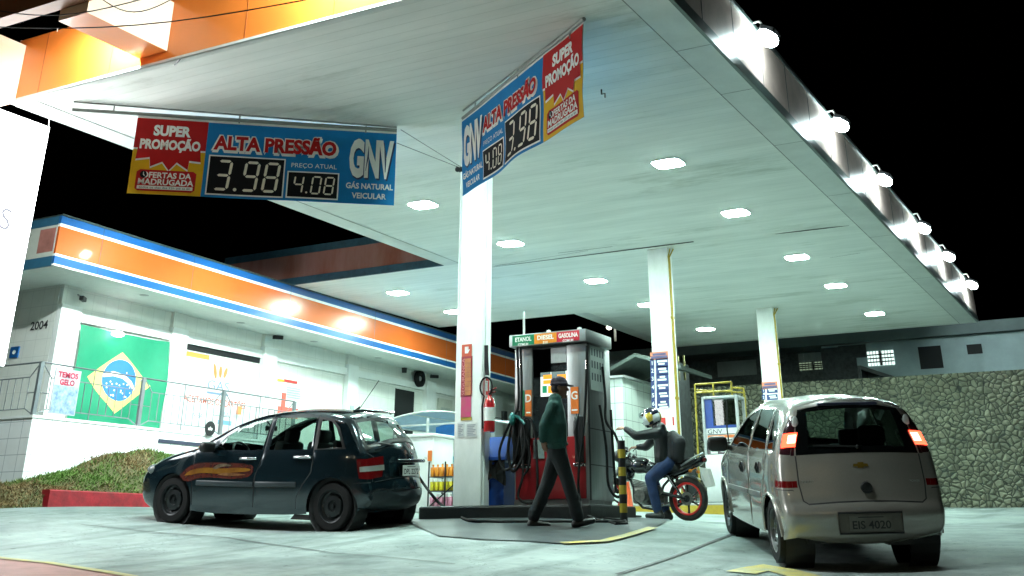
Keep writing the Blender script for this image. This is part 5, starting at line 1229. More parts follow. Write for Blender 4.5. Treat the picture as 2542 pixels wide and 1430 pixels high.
# ------------------------------------------------------------------ fuel pump
px0, px1, pyf, pyb, pz = -8.13, -6.93, 14.5, 15.3, .445
pump = thing('fuel_pump', 'tall grey and red fuel dispenser with green, orange and red header', 'fuel pump', (-7.53,14.9,pz))
M_pgrey = mat('pump_grey', (.34,.36,.36), .4, metal=.4, var=.08, scale=5)
M_pdark = mat('pump_black_panel', (.02,.024,.026), .25, var=.2, coat=.3)
M_pred = mat('pump_red', (.30,.008,.012), .35, var=.1, scale=3, coat=.3)
zt3 = 2.57
mb = MB(); mb.span((px0+.02,pyf+.03,pz),(px1-.02,pyb-.02,pz+.06))
mb.span((px0+.03,pyf+.02,pz+.06),(px0+.32,pyb-.02,zt3),0,.01); mb.span((px1-.32,pyf+.02,pz+.06),(px1-.0,pyb,zt3),0,.01); mb.span((px0+.321,pyf+.10,pz+.06),(px1-.321,pyb-.05,zt3)); 
cab = build('cabinet', mb, M_metal, pump, 40)
mb = MB(); mb.span((px0+.06,pyf+.0,pz+.08),(px1-.05,pyf+.10,pz+.88),0,.008); build('lower_panel', mb, M_pred, pump, 40)
mb = MB(); mb.span((px0+.322,pyf+.04,pz+.885),(px1-.322,pyf+.099,zt3-.02)); build('centre_panel', mb, M_pdark, pump)
mb = MB(); mb.span((px0+.34,pyf+.02,2.15),(px0+.62,pyf+.038,zt3-.04)); mb.span((px0+.63,pyf+.02,zt3-.24),(px1-.33,pyf+.038,zt3-.03),1); mb.span((px0+.63,pyf+.02,2.05),(px1-.34,pyf+.038,2.22)); build('display', mb, [glass('display_glass',(.2,.25,.25),.08), M_alu], pump)
mb = MB(); a, b = aY(1340,925,pyf), aY(1408,980,pyf); mb.span((a.x,pyf+.022,b.z),(b.x,pyf+.038,a.z)); sc_ = build('lit_notice', mb, glow('pump_notice_light', (.80,.92,.85), .62), pump)
mb = MB()
for (x0,y0,x1,y1), m in (((1347,931,1368,940),0),((1382,930,1404,940),0),((1347,944,1368,952),0),((1345,958,1356,975),1),((1359,958,1374,975),0),((1379,958,1400,975),0)):
    a, b = aY(x0,y0,pyf), aY(x1,y1,pyf); mb.span((a.x,pyf+.016,b.z),(b.x,pyf+.021,a.z), m)
build('notice_print', mb, [glow('orange_print_lit',(.8,.28,.03),.8), glow('green_print_lit',(.02,.25,.12),.6)], sc_)
mb = MB(); mb.span((px0-.02,pyf-.06,zt3+.02),(px1+.03,pyb+.02,2.76),0,.008); hd = build('header', mb, M_pgrey, pump, 40)
M_hg = plain('header_green', (.01,.20,.09), .3); M_ho = plain('header_orange', (.80,.25,.02), .3); M_hr = plain('header_red', (.60,.03,.05), .3)
w3 = (px1-px0-.10)/3
for i, (m, s1, s2) in enumerate(((M_hg,'ETANOL','COMUM'),(M_ho,'DIESEL','S10'),(M_hr,'GASOLINA','COMUM'))):
    xa = px0+.035+w3*i; mb = MB(); mb.span((xa,pyf-.066,zt3+.035),(xa+w3-.004,pyf-.061,2.745)); pn = build('fuel_panel', mb, m, hd)
    mb = MB(); text(mb,s1,.062,(xa+w3/2,pyf-.068,2.69),(1,0,0),(0,0,1),bold=.03,width=.27 if i < 2 else .31); text(mb,s2,.036,(xa+w3/2,pyf-.068,2.615),(1,0,0),(0,0,1),bold=.03,width=.17 if i != 1 else .08); build('lettering', mb, M_bwht, pn)
mb = MB()
for x in (-7.55,-7.05): mb.lathe([(.001,.0),(.04,0),(.03,.04),(.001,.05)], (x,pyf+.05,2.76), (0,0,1), 12)
mb.ring([(px0+.14,pyf+.1,2.76),(px0+.14,pyf+.1,3.12)],.016,8); build('mast_fitting', mb, M_white, pump, 50)
M_lab = plain('orange_label', (.72,.16,.02), .4)
for x0, x1, m in ((px0+.21,px0+.31,M_lab),(px0+.13,px0+.19,M_hg),(px1-.26,px1-.14,M_lab)):
    mb = MB(); mb.span((x0,pyf+.008,1.62),(x1,pyf+.018,1.98)); pn = build('fuel_label', mb, m, pump)
    if m is M_lab: mb = MB(); text(mb,'D' if x0 < -7.5 else 'G',.11,((x0+x1)/2,pyf+.005,1.87),(1,0,0),(0,0,1),bold=.02); mb.span((x0+.015,pyf+.004,1.66),(x1-.015,pyf+.0075,1.68)); build('lettering', mb, M_bwht, pn)
for x in (px0+.23, px0+.09, px1-.13):
    mb = MB(); mb.span((x-.07,pyf-.03,.98),(x+.07,pyf+.018,1.58),0,.02); hl = build('nozzle_holster', mb, M_black, pump, 40)
    mb = MB(); mb.ring([(x,pyf-.05,1.60),(x,pyf-.10,1.50),(x,pyf-.12,1.36),(x,pyf-.06,1.12),(x,pyf-.03,1.0)],[.022,.035,.035,.02,.014],8); build('nozzle', mb, M_black, hl, 60)
    mb = MB(); mb.span((x-.08,pyf-.04,1.30-.02),(x+.08,pyf-.015,1.33-.01)) if False else mb.span((x-.09,pyf-.03,.93),(x+.09,pyf-.002,.975),0,.006); build('nozzle_rest', mb, M_chrome, hl, 40)
def hose(pts, r=.02, par=pump, m=M_rubber):
    P = [np.array(p) for p in pts]; out = []
    for i in range(len(P)-1):
        a, b, c, d = P[max(i-1,0)], P[i], P[i+1], P[min(i+2,len(P)-1)]
        for k in range(8):
            t = k/8; out.append(tuple(.5*((2*b)+(-a+c)*t+(2*a-5*b+4*c-d)*t*t+(-a+3*b-3*c+d)*t**3)))
    out.append(tuple(P[-1])); mb = MB(); mb.ring(out, r, 8); return build('hose', mb, m, par, 60)
yh = pyf-.12
def hp(*q): return [tuple(aY(x, y, yh-(0 if len(k) < 1 else k[0]))) for x, y, *k in q]
hose(hp((1284,862),(1287,940),(1286,1010),(1268,1045),(1240,1120),(1250,1165),(1275,1150),(1290,1080),(1288,1020)), .019)
hose(hp((1292,862),(1295,960),(1294,1060),(1299,1170),(1287,1235),(1330,1240),(1332,1120),(1322,1050),(1300,1035)), .019)
hose(hp((1277,1035),(1265,1085),(1262,1130),(1274,1170),(1300,1130),(1303,1070),(1290,1034),(1277,1035)), .022)
hose(hp((1282,1040),(1305,1080),(1316,1130),(1310,1165),(1300,1180)), .017)
hose(hp((1457,858),(1455,950),(1449,1060),(1436,1180),(1440,1240),(1452,1275,.3),(1490,1293,.45)), .019)
for q in ((1284,905),(1292,903),(1456,905)): p = aY(*q, yh); mb = MB(); mb.ring([p+Vector((0,0,-.06)), p+Vector((0,0,.06))], .022, 8); build('hose_coupling', mb, M_chrome, pump, 60)
mb = MB(); p = aY(1272,1040,yh-.04); mb.ball(p,(.05,.05,.09)); mb.ring([p+Vector((0,0,.05)), p+Vector((.10,0,.02)), p+Vector((.2,0,-.08))],.02,8); build('nozzle', mb, mat('teal_nozzle',(.02,.16,.15),.3), pump, 60)
# side of the pump, facing the motorcycle
xs2 = px1
mb = MB(); mb.span((xs2,pyf+.12,1.95),(xs2+.006,pyb-.18,2.56)); cd = build('notice_sheet', mb, mat('pale_sheet',(.42,.48,.46),.5,var=.08), pump)
mb = MB()
for i in range(3):
    for j in range(5): mb.span((xs2+.006,pyf+.16+.09*j,2.08+.17*i),(xs2+.008,pyf+.20+.09*j,2.18+.17*i))
build('notice_symbols', mb, plain('dark_symbols',(.06,.08,.09)), cd)
mb = MB()
for z in (1.42,.95): mb.span((xs2,pyf+.04,z),(xs2+.004,pyb-.02,z+.012))
mb.span((xs2,pyf+.022,pz+.06),(xs2+.012,pyf+.05,zt3)); build('panel_seam', mb, M_black, pump)
hose([(xs2+.02,15.0,2.3),(xs2+.05,15.0,1.85),(xs2+.07,14.95,1.55),(-6.72,14.95,1.35),(-6.60,14.95,1.0),(-6.62,14.95,.75),(-6.75,15.0,.62),(-6.78,15.0,.95),(-6.80,15.0,1.7)], .019)
hose([(xs2+.05,14.8,1.75),(-6.80,14.8,1.2),(-6.78,14.8,.7),(-6.65,14.85,.55),(-6.58,14.9,.8),(-6.62,14.9,1.1)], .019)
for x0 in (1.0,):
    mb = MB(); mb.span((px0+.33+.02,pyf-.012,1.05),(px0+.52,pyf-.001,1.30)); mb.span((px1-.50,pyf-.012,1.05),(px1-.34,pyf-.001,1.30)); build('paper_notice', mb, mat('grey_green_paper',(.36,.42,.38),.6,var=.2,scale=20), pump)
# hose lying on the ground to the dark hatchback and toward the bollard
def gl(q, r): p = aG(*q); return (p.x, p.y, p.z+r)
P0 = [aY(1440,1240,14.3)]
mb = MB(); pts = [(-9.35,13.75,1.02),(-9.2,13.85,.75),(-9.0,13.95,.5)] + [gl(q,.022) for q in ((1112,1268),(1150,1292),(1215,1300),(1330,1300),(1440,1300),(1520,1300),(1555,1302))]
pts[0] = tuple(MS @ Vector((-1.55,-.80,.72))); 
q = [np.array(p) for p in pts]; out = []
for i in range(len(q)-1):
    a, b, c, d = q[max(i-1,0)], q[i], q[i+1], q[min(i+2,len(q)-1)]
    for k in range(8):
        t = k/8; o = .5*((2*b)+(-a+c)*t+(2*a-5*b+4*c-d)*t*t+(-a+3*b-3*c+d)*t**3); o[2] = max(o[2], gz(o[0],o[1])+.02); out.append(tuple(o))
mb.ring(out, .02, 8)
pts = [gl(q_,.02) for q_ in ((1500,1296),(1530,1306),(1556,1304),(1552,1297),(1500,1290),(1440,1286))]
mb.ring(pts, .018, 8); tag(build('fuel_hose', mb, M_rubber, None, 60), 'black hose lying on the ground from the hatchback to the bollard', 'hose')

# ------------------------------------------------------------------ bin
bn_ = thing('waste_bin', 'blue plastic bin with sloped lid and black liner beside the fuel pump', 'bin', (-8.5,14.75,.445))
M_bin = mat('blue_plastic', (.012,.07,.36), .4, var=.1, scale=4); x0, x1 = -8.70, -8.24
mb = MB()
V = [(x0+.05,14.55,.445),(x1-.05,14.55,.445),(x1-.05,14.95,.445),(x0+.05,14.95,.445),(x0+.02,14.5,1.02),(x1-.02,14.5,1.02),(x1-.02,15,1.02),(x0+.02,15,1.02)]
mb.add(V, [(3,2,1,0),(0,1,5,4),(1,2,6,5),(2,3,7,6),(3,0,4,7),(4,5,6,7)]); build('bucket', mb, M_bin, bn_)
mb = MB(); mb.grid(lambda u, v: (x0-.02+(x1-x0+.04)*u, 14.475-.012*math.sin(u*19)-.02*math.sin(u*7+v*5), 1.06-(.30+.05*math.sin(u*8))*v), 24, 8); mb.grid(lambda u, v: (x0-.03-.012*math.sin(u*15), 14.475+.55*u, 1.06-(.33+.1*math.sin(u*4))*v), 12, 8); build('liner', mb, mat('black_bag', (.008,.008,.009), .25, var=.2), bn_, 180)
mb = MB(); V = [(x0-.02,14.46,1.05),(x1+.02,14.46,1.05),(x1+.02,15.02,1.05),(x0-.02,15.02,1.05),(x0+.10,14.68,1.38),(x1-.0,14.68,1.38),(x1-.0,15.0,1.38),(x0+.10,15.0,1.38),(x0-.02,14.46,1.09),(x1+.02,14.46,1.09)]
mb.add(V, [(3,2,1,0),(0,1,9,8),(8,9,5,4),(1,2,6,5,9),(2,3,7,6),(3,0,8,4,7),(4,5,6,7)]); build('lid', mb, M_bin, bn_)

# ------------------------------------------------------------------ bollard and cone
b_ = aG(1549,1296); bo = thing('striped_bollard', 'slim black and yellow striped bollard at the island corner', 'bollard', b_)
mb = MB(); n_s = 9; hh = .99
for k in range(n_s): z0, z1 = b_.z+hh*k/n_s, b_.z+hh*(k+1)/n_s; mb.ring([(b_.x,b_.y,z0),(b_.x,b_.y,z1)], .052, 14, k % 2)
build('post', mb, [M_black, M_yel], bo, 60)
mb = MB(); mb.lathe([(.001,.008),(.09,.008),(.09,0)], b_, (0,0,1), 16); build('base_plate', mb, M_black, bo, 40)
c_ = aY(1556,1273,19.4); c_.z = gz(c_.x, 19.4)
co = thing('traffic_cone', 'orange traffic cone standing behind the striped bollard', 'cone', c_)
mb = MB(); mb.lathe([(.17,0),(.165,.03),(.14,.05),(.045,.68),(.001,.70)], c_, (0,0,1), 20); build('cone_body', mb, mat('orange_rubber', (.75,.10,.02), .5, var=.1), co, 50)
mb = MB(); mb.box(c_+Vector((0,0,.015)),(.4,.4,.03),None,0,.01); build('base', mb, M_black, co)

# ------------------------------------------------------------------ blue canopy tent, rack, freezer, table
tn = thing('shade_tent', 'blue and white barrel shaped shade tent on white posts in front of the shop', 'tent', (-15,22.5,.7))
M_tb = mat('blue_canvas', (.03,.22,.62), .5, var=.1, scale=3); M_tw = mat('pale_canvas', (.42,.58,.78), .5, var=.1)
xa, xb = -15.9, -13.0; ya, yb2 = 21.9, 24.4; z0 = 2.33
def tp(u, v): return (xa+(xb-xa)*u, ya+(yb2-ya)*v, z0+.34*math.sin(math.pi*max(0,min(1,(u+.15)/1.3))))
mb = MB().grid(tp, 20, 6); 
for i in range(len(mb.m)): mb.m[i] = 0 if (i % 20) >= 13 else 1
mb.add([tp(u, 0) for u in np.linspace(0,1,15)]+[(xb,ya,z0+.1),(xa,ya,z0+.1)], [tuple(range(17))], 0) if False else None
build('cover', mb, [M_tb, M_tw], tn, 180)
mb = MB()
for u in (0,.33,.66,1): mb.ring([tp(u, v/6) for v in range(7)], .022, 6)
mb.ring([tp(u/20, 0) for u in range(21)], .022, 6); mb.ring([tp(u/20, 1) for u in range(21)], .022, 6)
mb.ring([(xa,ya,z0+.06),(xb,ya,z0+.06)], .022, 6)
for x in (xa, -14.46, xb):
    for y in (ya, yb2): mb.ring([(x,y,gz(x,y)),(x,y,z0+.2)], .035, 8)
build('frame', mb, mat('white_frame',(.8,.82,.82),.4), tn, 60)
mb = MB(); mb.grid(lambda u, v: (-14.40+1.4*u, ya+.25, z0+.02-.45*v*(1-.5*u)+.1*math.sin(3.1*u)), 10, 4); build('side_flap', mb, M_tb, tn, 180)
fr = thing('white_freezer', 'tall white freezer chest glowing behind the hatchback tail', 'freezer', (-12.2,18,.5))
mb = MB(); a, b = aY(1008,1087,18.0), aY(1071,1250,18.0); mb.span((a.x-.25,18.0,gz(a.x,18)),(b.x,18.7,a.z),0,.02); build('cabinet', mb, M_white, fr, 40)
mb = MB(); mb.span((a.x-.27,17.97,a.z),(b.x+.02,18.73,a.z+.06),0,.01); build('lid', mb, M_white, fr, 40)
mb = MB(); p = aY(1067,1130,17.96); mb.span((p.x-.04,17.95,p.z-.1),(p.x+.03,17.99,p.z+.08)); build('latch', mb, mat('orange_latch',(.8,.2,.03),.4), fr)
rk = thing('bottle_rack', 'black metal rack of oil bottles behind the dark hatchback tail', 'rack', (-11.2,17.5,.4))
a, b = aY(1073,1152,17.5), aY(1122,1250,17.5); xa, xb = a.x, b.x+.25; zt_ = 1.27; zg = gz(-11.2,17.5)
mb = MB()
for x in (xa, (xa+xb)/2, xb):
    for y in (17.4,17.85): mb.ring([(x,y,zg),(x,y,zt_)], .014, 6)
for z in (zg+.12,.80,1.03): mb.span((xa,17.4,z-.012),(xb,17.85,z))
mb.ring([(xa,17.4,zg+.1),(xb,17.4,1.0)], .012, 6); build('frame', mb, M_black, rk)
M_bo = [mat('orange_bottle',(.85,.30,.02),.3,coat=.3), mat('yellow_bottle',(.75,.62,.02),.3,coat=.3), mat('pink_bottle',(.75,.30,.42),.3,coat=.3)]
rowz = [(1.03,.20,'orange'),(.80,.19,'yellow'),(zg+.12,.20,'pink')]
for i, (z, h, nm) in enumerate(rowz):
    for k in range(7):
        x = xa+.05+(xb-xa-.1)*k/6
        mb = MB(); mb.span((x-.033,17.42,z+.001),(x+.033,17.5,z+h*.78),0,.008); mb.lathe([(.016,h*.78),(.016,h*.9),(.02,h*.9),(.02,h),(.001,h)], (x,17.46,z), (0,0,1), 8, 1)
        o = build('oil_bottle', mb, [M_bo[i], M_bwht if i else M_bo[0]], None, 40); tag(o, f'small {nm} oil bottle on the {["top","middle","bottom"][i]} shelf of the black rack', 'bottle', f'{nm} bottles on the rack')
tb = thing('blue_table', 'light blue table with a framed card on it, behind the bottle rack', 'table', (-13,21,.6))
p = aY(1100,1140,20.0)
mb = MB(); mb.span((p.x-.9,19.8,p.z-.03),(p.x+.7,20.6,p.z+.03),0,.008); build('tabletop', mb, mat('cyan_top',(.10,.45,.62),.4), tb)
for dx in (-.8,.6):
    for y in (19.85,20.55): mb = MB(); mb.ring([(p.x+dx,y,gz(p.x,20)),(p.x+dx,y,p.z-.03)], .02, 8); build('leg', mb, mat('cyan_leg',(.12,.42,.55),.4), tb, 60)
cd = thing('menu_stand', 'small black framed card standing on the blue table', 'card stand', (p.x,19.95,p.z+.03))
q = aY(1090,1120,19.95)
mb = MB(); mb.span((q.x-.09,19.95,p.z+.031),(q.x+.09,19.98,q.z+.14),0,.006); build('frame', mb, M_black, cd)
mb = MB(); mb.span((q.x-.0,19.944,p.z+.07),(q.x+.075,19.949,q.z+.11)); build('card', mb, M_paper, cd)
fe = thing('cyan_fence', 'pale cyan slatted fence behind the blue table', 'fence', (-14.5,24.6,.7))
mb = MB(); mb.span((-16.2,24.6,.7),(-12.2,24.65,1.75)); build('panel', mb, mat('pale_cyan_panel',(.45,.70,.75),.5,var=.1), fe)
mb = MB()
for k in range(14): x = -16.1+.3*k; mb.span((x,24.56,.7),(x+.04,24.6,2.0))
build('slats', mb, mat('cyan_slats',(.20,.45,.52),.5), fe)
# pale counter wall under the shop beyond the terrace
bx_ = thing('utility_box', 'dark meter boxes on the pale wall behind the fire extinguisher', 'box', (-14,30,2))
p = aX(1247,985,-17.6); 
for (x0,y0,x1,y1) in ((1223,1035,1262,1042),(1248,1020,1256,1050)):
    a, b = aX(x0,y0,-17.6), aX(x1,y1,-17.6); mb = MB(); mb.span((-17.65,a.y,b.z),(-17.55,b.y,a.z)); build('housing', mb, M_dark, bx_)

# ------------------------------------------------------------------ gas dispenser and yellow guard frame
Yg = 25.3
gd = thing('gas_dispenser', 'blue and white natural gas dispenser with open glazed top in front of the stone wall', 'dispenser', aY(1790,1255,Yg))
a, b = aY(1740,985,Yg), aY(1812,1255,Yg); x0, x1, zt_, zb_ = a.x, a.x+.86, a.z, .80
M_gw = mat('white_dispenser', (.70,.72,.72), .35, var=.05)
mb = MB(); mb.span((x0,Yg,zb_),(x1,Yg+.55,zb_+.98),0,.01); build('cabinet', mb, M_gw, gd, 40)
mb = MB()
for x in (x0+.03, x1-.03):
    for y in (Yg+.03, Yg+.52): mb.span((x-.03,y-.03,zb_+.981),(x+.03,y+.03,zt_-.06))
mb.span((x0,Yg,zt_-.06),(x1,Yg+.55,zt_),0,.006); build('top_frame', mb, M_alu, gd, 40)
zc = zb_+.98; zm = zc+.62
mb = MB(); mb.span((x0+.061,Yg+.03,zm),(x0+.24,Yg+.1,zt_-.061)); mb.span((x0+.061,Yg+.03,zm-.06),(x1-.061,Yg+.1,zm)); build('blue_panel', mb, mat('deep_blue_panel',(.015,.06,.30),.35), gd)
mb = MB(); mb.span((x0+.061,Yg+.03,zm-.36),(x1-.061,Yg+.10,zm-.061)); sg_ = build('sign_panel', mb, M_gw, gd)
mb = MB(); text(mb,'GNV',.10,(x0+.27,Yg+.026,zm-.125),(1,0,0),(0,0,1),width=.34); build('lettering', mb, M_ink, sg_)
mb = MB(); mb.span((x0+.09,Yg+.024,zm-.27),(x1-.12,Yg+.03,zm-.21),0); mb.span((x0+.09,Yg+.024,zm-.20),(x1-.12,Yg+.03,zm-.185),1); mb.span((x0+.09,Yg+.024,zm-.33),(x1-.12,Yg+.03,zm-.31),1); build('stripes', mb, [plain('orange_stripe_b',(.75,.2,.06)), M_ink], sg_)
mb = MB(); mb.span((x0+.061,Yg+.04,zc+.001),(x1-.061,Yg+.12,zm-.361)); ip = build('instrument_panel', mb, M_pdark, gd)
mb = MB(); mb.lathe([(.001,.03),(.11,.03),(.115,0)], (x0+.42,Yg+.04,zc+.16), (0,-1,0), 20); mb.span((x0+.14,Yg+.02,zc+.02),(x0+.30,Yg+.039,zc+.10)); build('gauge', mb, M_gw, ip, 40)
mb = MB(); mb.ring([(x0+.62,Yg-.02,zt_-.1),(x0+.60,Yg-.08,zc+.5),(x0+.64,Yg-.1,zc+.1),(x0+.70,Yg-.04,zc+.3)], .016, 8); build('hose', mb, M_rubber, gd, 60)
mb = MB(); mb.span((x0+.25,Yg+.12,zm),(x1-.07,Yg+.13,zt_-.07)); build('glazing', mb, glass('dispenser_glass',(.35,.4,.36),.06), gd)
yc = thing('guard_frame', 'yellow pipe guard frame standing around the gas dispenser', 'frame', aY(1790,1200,28))
mb = MB(); Yc = 28.0
def yl(*pts, r=.026): mb.ring([aY(x, y, Yc) for x, y in pts], r, 8)
yl((1738,1235),(1725,955)); yl((1725,955),(1815,948)); yl((1815,948),(1818,985)); yl((1846,965),(1852,1040)); yl((1815,962),(1846,965)); yl((1770,952),(1772,985)); yl((1727,975),(1816,970)); yl((1727,968),(1846,975), r=.02)
yl((1846,965),(1850,1000))
build('pipes', mb, mat('dull_yellow', (.34,.26,.02), .5, var=.2), yc, 60)

# ------------------------------------------------------------------ street lamps across the road, behind the viewer, that glint in the paintwork
for i, (x, y, h) in enumerate([(-9,-14,6.5),(-4,-16,7),(1,-15,6.2),(5,-20,7.5),(9,-13,6),(-14,-18,7),(3,-30,8)]):
    g_ = gzc(x, y); t = thing('street_lamp', f'warm street lamp across the road behind the viewer, {["first","second","third","fourth","fifth","sixth","last"][i]} along the pavement', 'street lamp', (x,y,g_), 'street lamps across the road')
    mb = MB(); mb.ring([(x,y,g_),(x,y,h-.3),(x+.1,y+.5,h),(x+.1,y+1.0,h)], [.08,.06,.05,.04], 8); build('pole', mb, M_alu, t, 60)
    mb = MB(); mb.box((x+.1,y+1.2,h),(.22,.55,.12),None,0,.03); build('housing', mb, M_black, t, 40)
    mb = MB(); mb.ball((x+.1,y+1.2,h-.08),(.12,.22,.09)); build('bulb', mb, M_streetbulb, t, 180)
# ------------------------------------------------------------------ people and the motorcycle
def rem(name, mb, m, parent, vox=.008, it=4):
    o = build(name, mb, m, parent)
    r = o.modifiers.new('remesh', 'REMESH'); r.mode = 'VOXEL'; r.voxel_size = vox; r.use_smooth_shade = True
    s = o.modifiers.new('smooth', 'SMOOTH'); s.factor = .5; s.iterations = it
    return o
M_skin = mat('brown_skin', (.20,.105,.065), .5, var=.1, scale=10)
def hand(mb, wrist, dirv, palmn, curl=.5, L=.17):
    "palm, four unequal bent fingers and a thumb leaving the palm's side"
    w_ = Vector(wrist); d = Vector(dirv).normalized(); n_ = (Vector(palmn) - d*d.dot(Vector(palmn))).normalized(); s_ = d.cross(n_)
    for k in (-1,-.33,.33,1): mb.cap(w_+s_*k*.018, w_+d*L*.5+s_*k*.030, .015, .012)
    for k, ln in ((-1,.36),(-.33,.46),(.33,.48),(1,.42)):
        p = w_+d*L*.5+s_*k*.030; dd = d.copy()
        for j in range(3):
            dd = (dd + n_*curl*.55).normalized(); q = p+dd*L*ln*(.42,.32,.26)[j]; mb.cap(p, q, .0105-.001*j, .0095-.001*j); p = q
    p = w_+d*L*.16+s_*.030; t1 = p+(d*.6+s_*.7+n_*.25).normalized()*L*.24; t2 = t1+(d*.9+n_*.35).normalized()*L*.19
    mb.cap(p, t1, .014, .012); mb.cap(t1, t2, .0115, .0095)
# ---- walking attendant
nF = Vector((-math.sin(YAW), math.cos(YAW), 0)); rV = Vector((math.cos(YAW), math.sin(YAW), 0)); up = Vector((0,0,1))
C0 = Vector((-6.6,12.94,0))
def Pm(x, y, off=0): return aP(1280+x/3.327, 900+y/3.327, C0+nF*off, nF)
man = thing('person', 'man in dark cap, green jacket and grey trousers walking past the fuel pump', 'person', (-6.6,12.94,gz(-6.6,12.94)))
hc = Pm(360,205); Fd = rV
mb = MB()
mb.ball(hc+up*.02, (.095,.075,.115), M=Matrix.Rotation(YAW,3,'Z')); mb.ball(hc+Fd*.035-up*.055, (.065,.06,.085), M=Matrix.Rotation(YAW,3,'Z'))
mb.cap(hc+Fd*.095+up*.005, hc+Fd*.112-up*.032, .010, .015); mb.cap(hc+Fd*.075-up*.07, hc+Fd*.083-up*.072, .022, .016); mb.ball(hc+Fd*.075-up*.115, .026)
for s_ in (-1,1): mb.ball(hc-Fd*.005+nF*s_*.078-up*.015, (.022,.012,.034), M=Matrix.Rotation(YAW,3,'Z')); mb.ball(hc+Fd*.078+nF*s_*.03+up*.028, .014)
nb = Pm(330,295); mb.cap(hc-Fd*.02-up*.06, nb, .055, .062)
ch, wa, hp_ = Pm(325,420), Pm(330,580), Pm(335,710)
for a, b, r1_, r2_ in ((nb,ch,.07,.10),(ch,wa,.10,.10),(wa,hp_,.10,.095)):
    for s_ in (-1,1): mb.cap(a+nF*s_*(.03 if a is nb else .07), b+nF*s_*.07, r1_, r2_)
arms = []
for s_, sh, elb, wr_ in ((-1,(310,360),(232,520),(222,648)),(1,(325,360),(262,540),(262,660))):
    S_, E_l, W_ = Pm(*sh,s_*.19), Pm(*elb,s_*.24), Pm(*wr_,s_*.13); arms.append((S_,E_l,W_))
    mb.cap(S_, E_l, .045, .038); mb.cap(E_l, W_, .037, .026); hand(mb, W_, (Fd*.35-up-nF*s_*.3), (Fd*.6-nF*s_*.7), .6)
legs = []
for s_, kn, an, heel, toe in ((-1,(425,960),(515,1275),(495,1335),(640,1305)),(1,(262,1000),(150,1270),(130,1335),(270,1345))):
    Hj, Kj, Aj, Hl, Tj = Pm(345,730,s_*.09), Pm(*kn,s_*.09), Pm(*an,s_*.08), Pm(*heel,s_*.08), Pm(*toe,s_*.09); legs.append((Hj,Kj,Aj,Hl,Tj))
    mb.cap(Hj, Kj, .075, .052); mb.cap(Kj, Aj, .05, .036); mb.cap(Aj, Hl, .036, .03); mb.cap(Hl, Tj, .03, .022)
body = rem('body', mb, M_skin, man, .006, 3)
M_jack = mat('green_jacket', (.008,.066,.055), .8, var=.3, scale=5, bump=.8, bscale=9)
mb = MB()
hem = Pm(335,665)
def slab(a, b, ra, rb, w1_, w2_):
    for s_ in (-1,-.33,.33,1): mb.cap(a+nF*s_*w1_, b+nF*s_*w2_, ra, rb)
slab(Pm(325,320), Pm(320,400), .085, .125, .12, .12); slab(Pm(320,400), Pm(330,530), .125, .145, .12, .12); slab(Pm(330,530), hem, .145, .135, .12, .10)
mb.cap(nb-up*.0, Pm(325,310), .075, .09)
for (S_,E_l,W_), s_ in zip(arms, (-1,1)):
    mb.cap(S_+up*.0, E_l, .075, .062); mb.cap(E_l, W_.lerp(E_l,.12), .062, .05)
    for f_ in (.3,.6,.85): q = S_.lerp(E_l, f_); mb.ball(q+Vector((.01*math.sin(f_*30),.01,0)), .072)
jk = rem('jacket', mb, M_jack, man, .012, 4)
mb = MB(); p = Pm(362,322); mb.cap(p-nF*.02, Pm(396,420)-nF*.05, .018, .012); build('shirt_front', mb, M_bwht, jk, 180)
M_trou = mat('grey_work_trousers', (.011,.017,.020), .85, var=.25, scale=6, bump=.8, bscale=7)
mb = MB(); slab(Pm(335,660), Pm(340,745), .125, .125, .07, .08)
for (Hj,Kj,Aj,Hl,Tj), s_ in zip(legs, (-1,1)):
    mb.cap(Hj, Hj.lerp(Kj,.5), .115, .098); mb.cap(Hj.lerp(Kj,.5), Kj, .098, .086); mb.cap(Kj, Kj.lerp(Aj,.6), .086, .078); mb.cap(Kj.lerp(Aj,.6), Aj, .078, .076)
    for f_ in (.5,.7,.88): mb.ball(Kj.lerp(Aj,f_)+Fd*.012*math.sin(f_*40), .080)
rem('trousers', mb, M_trou, man, .012, 4)
mb = MB(); mb.ball(hc-Fd*.035-up*.015, (.072,.078,.075), M=Matrix.Rotation(YAW,3,'Z')); build('hair', mb, mat('black_hair',(.012,.010,.010),.7,var=.2,bump=.5), man, 180)
mb = MB(); mb.ring([hem+Fd*.138*math.cos(a)+nF*.22*math.sin(a)-up*.01 for a in np.linspace(0,6.283,29)[:-1]], .016, 8, closed=True); build('waistband', mb, M_jack, jk, 180)
mb = MB(); mb.ring([nb+up*.005+Fd*.068*math.cos(a)+nF*.068*math.sin(a) for a in np.linspace(0,6.283,21)[:-1]], .020, 8, closed=True); build('collar', mb, M_jack, jk, 180)
M_shoe = mat('black_shoe', (.012,.013,.014), .4, var=.15)
for Hj,Kj,Aj,Hl,Tj in legs:
    mb = MB(); d = (Tj-Hl).normalized(); mb.cap(Aj-up*.02, Hl, .05, .045); mb.cap(Hl-d*.01, Tj, .046, .036)
    for s_ in (-1,1): mb.cap(Hl+nF*s_*.018, Tj+nF*s_*.022, .036, .028)
    rem('shoe', mb, M_shoe, man, .01, 3)
mb = MB(); Mz = Matrix.Rotation(YAW,3,'Z')
mb.ball(hc+up*.055-Fd*.004, (.112,.092,.085), M=Mz); mb.ring([hc+up*.035+Fd*(.0)+Fd*.10*math.cos(a)+nF*.085*math.sin(a) for a in np.linspace(0,6.283,21)[:-1]], .018, 8, closed=True)
cp_ = rem('cap', mb, mat('dark_purple_cap', (.028,.018,.034), .8, var=.2), man, .008, 2)
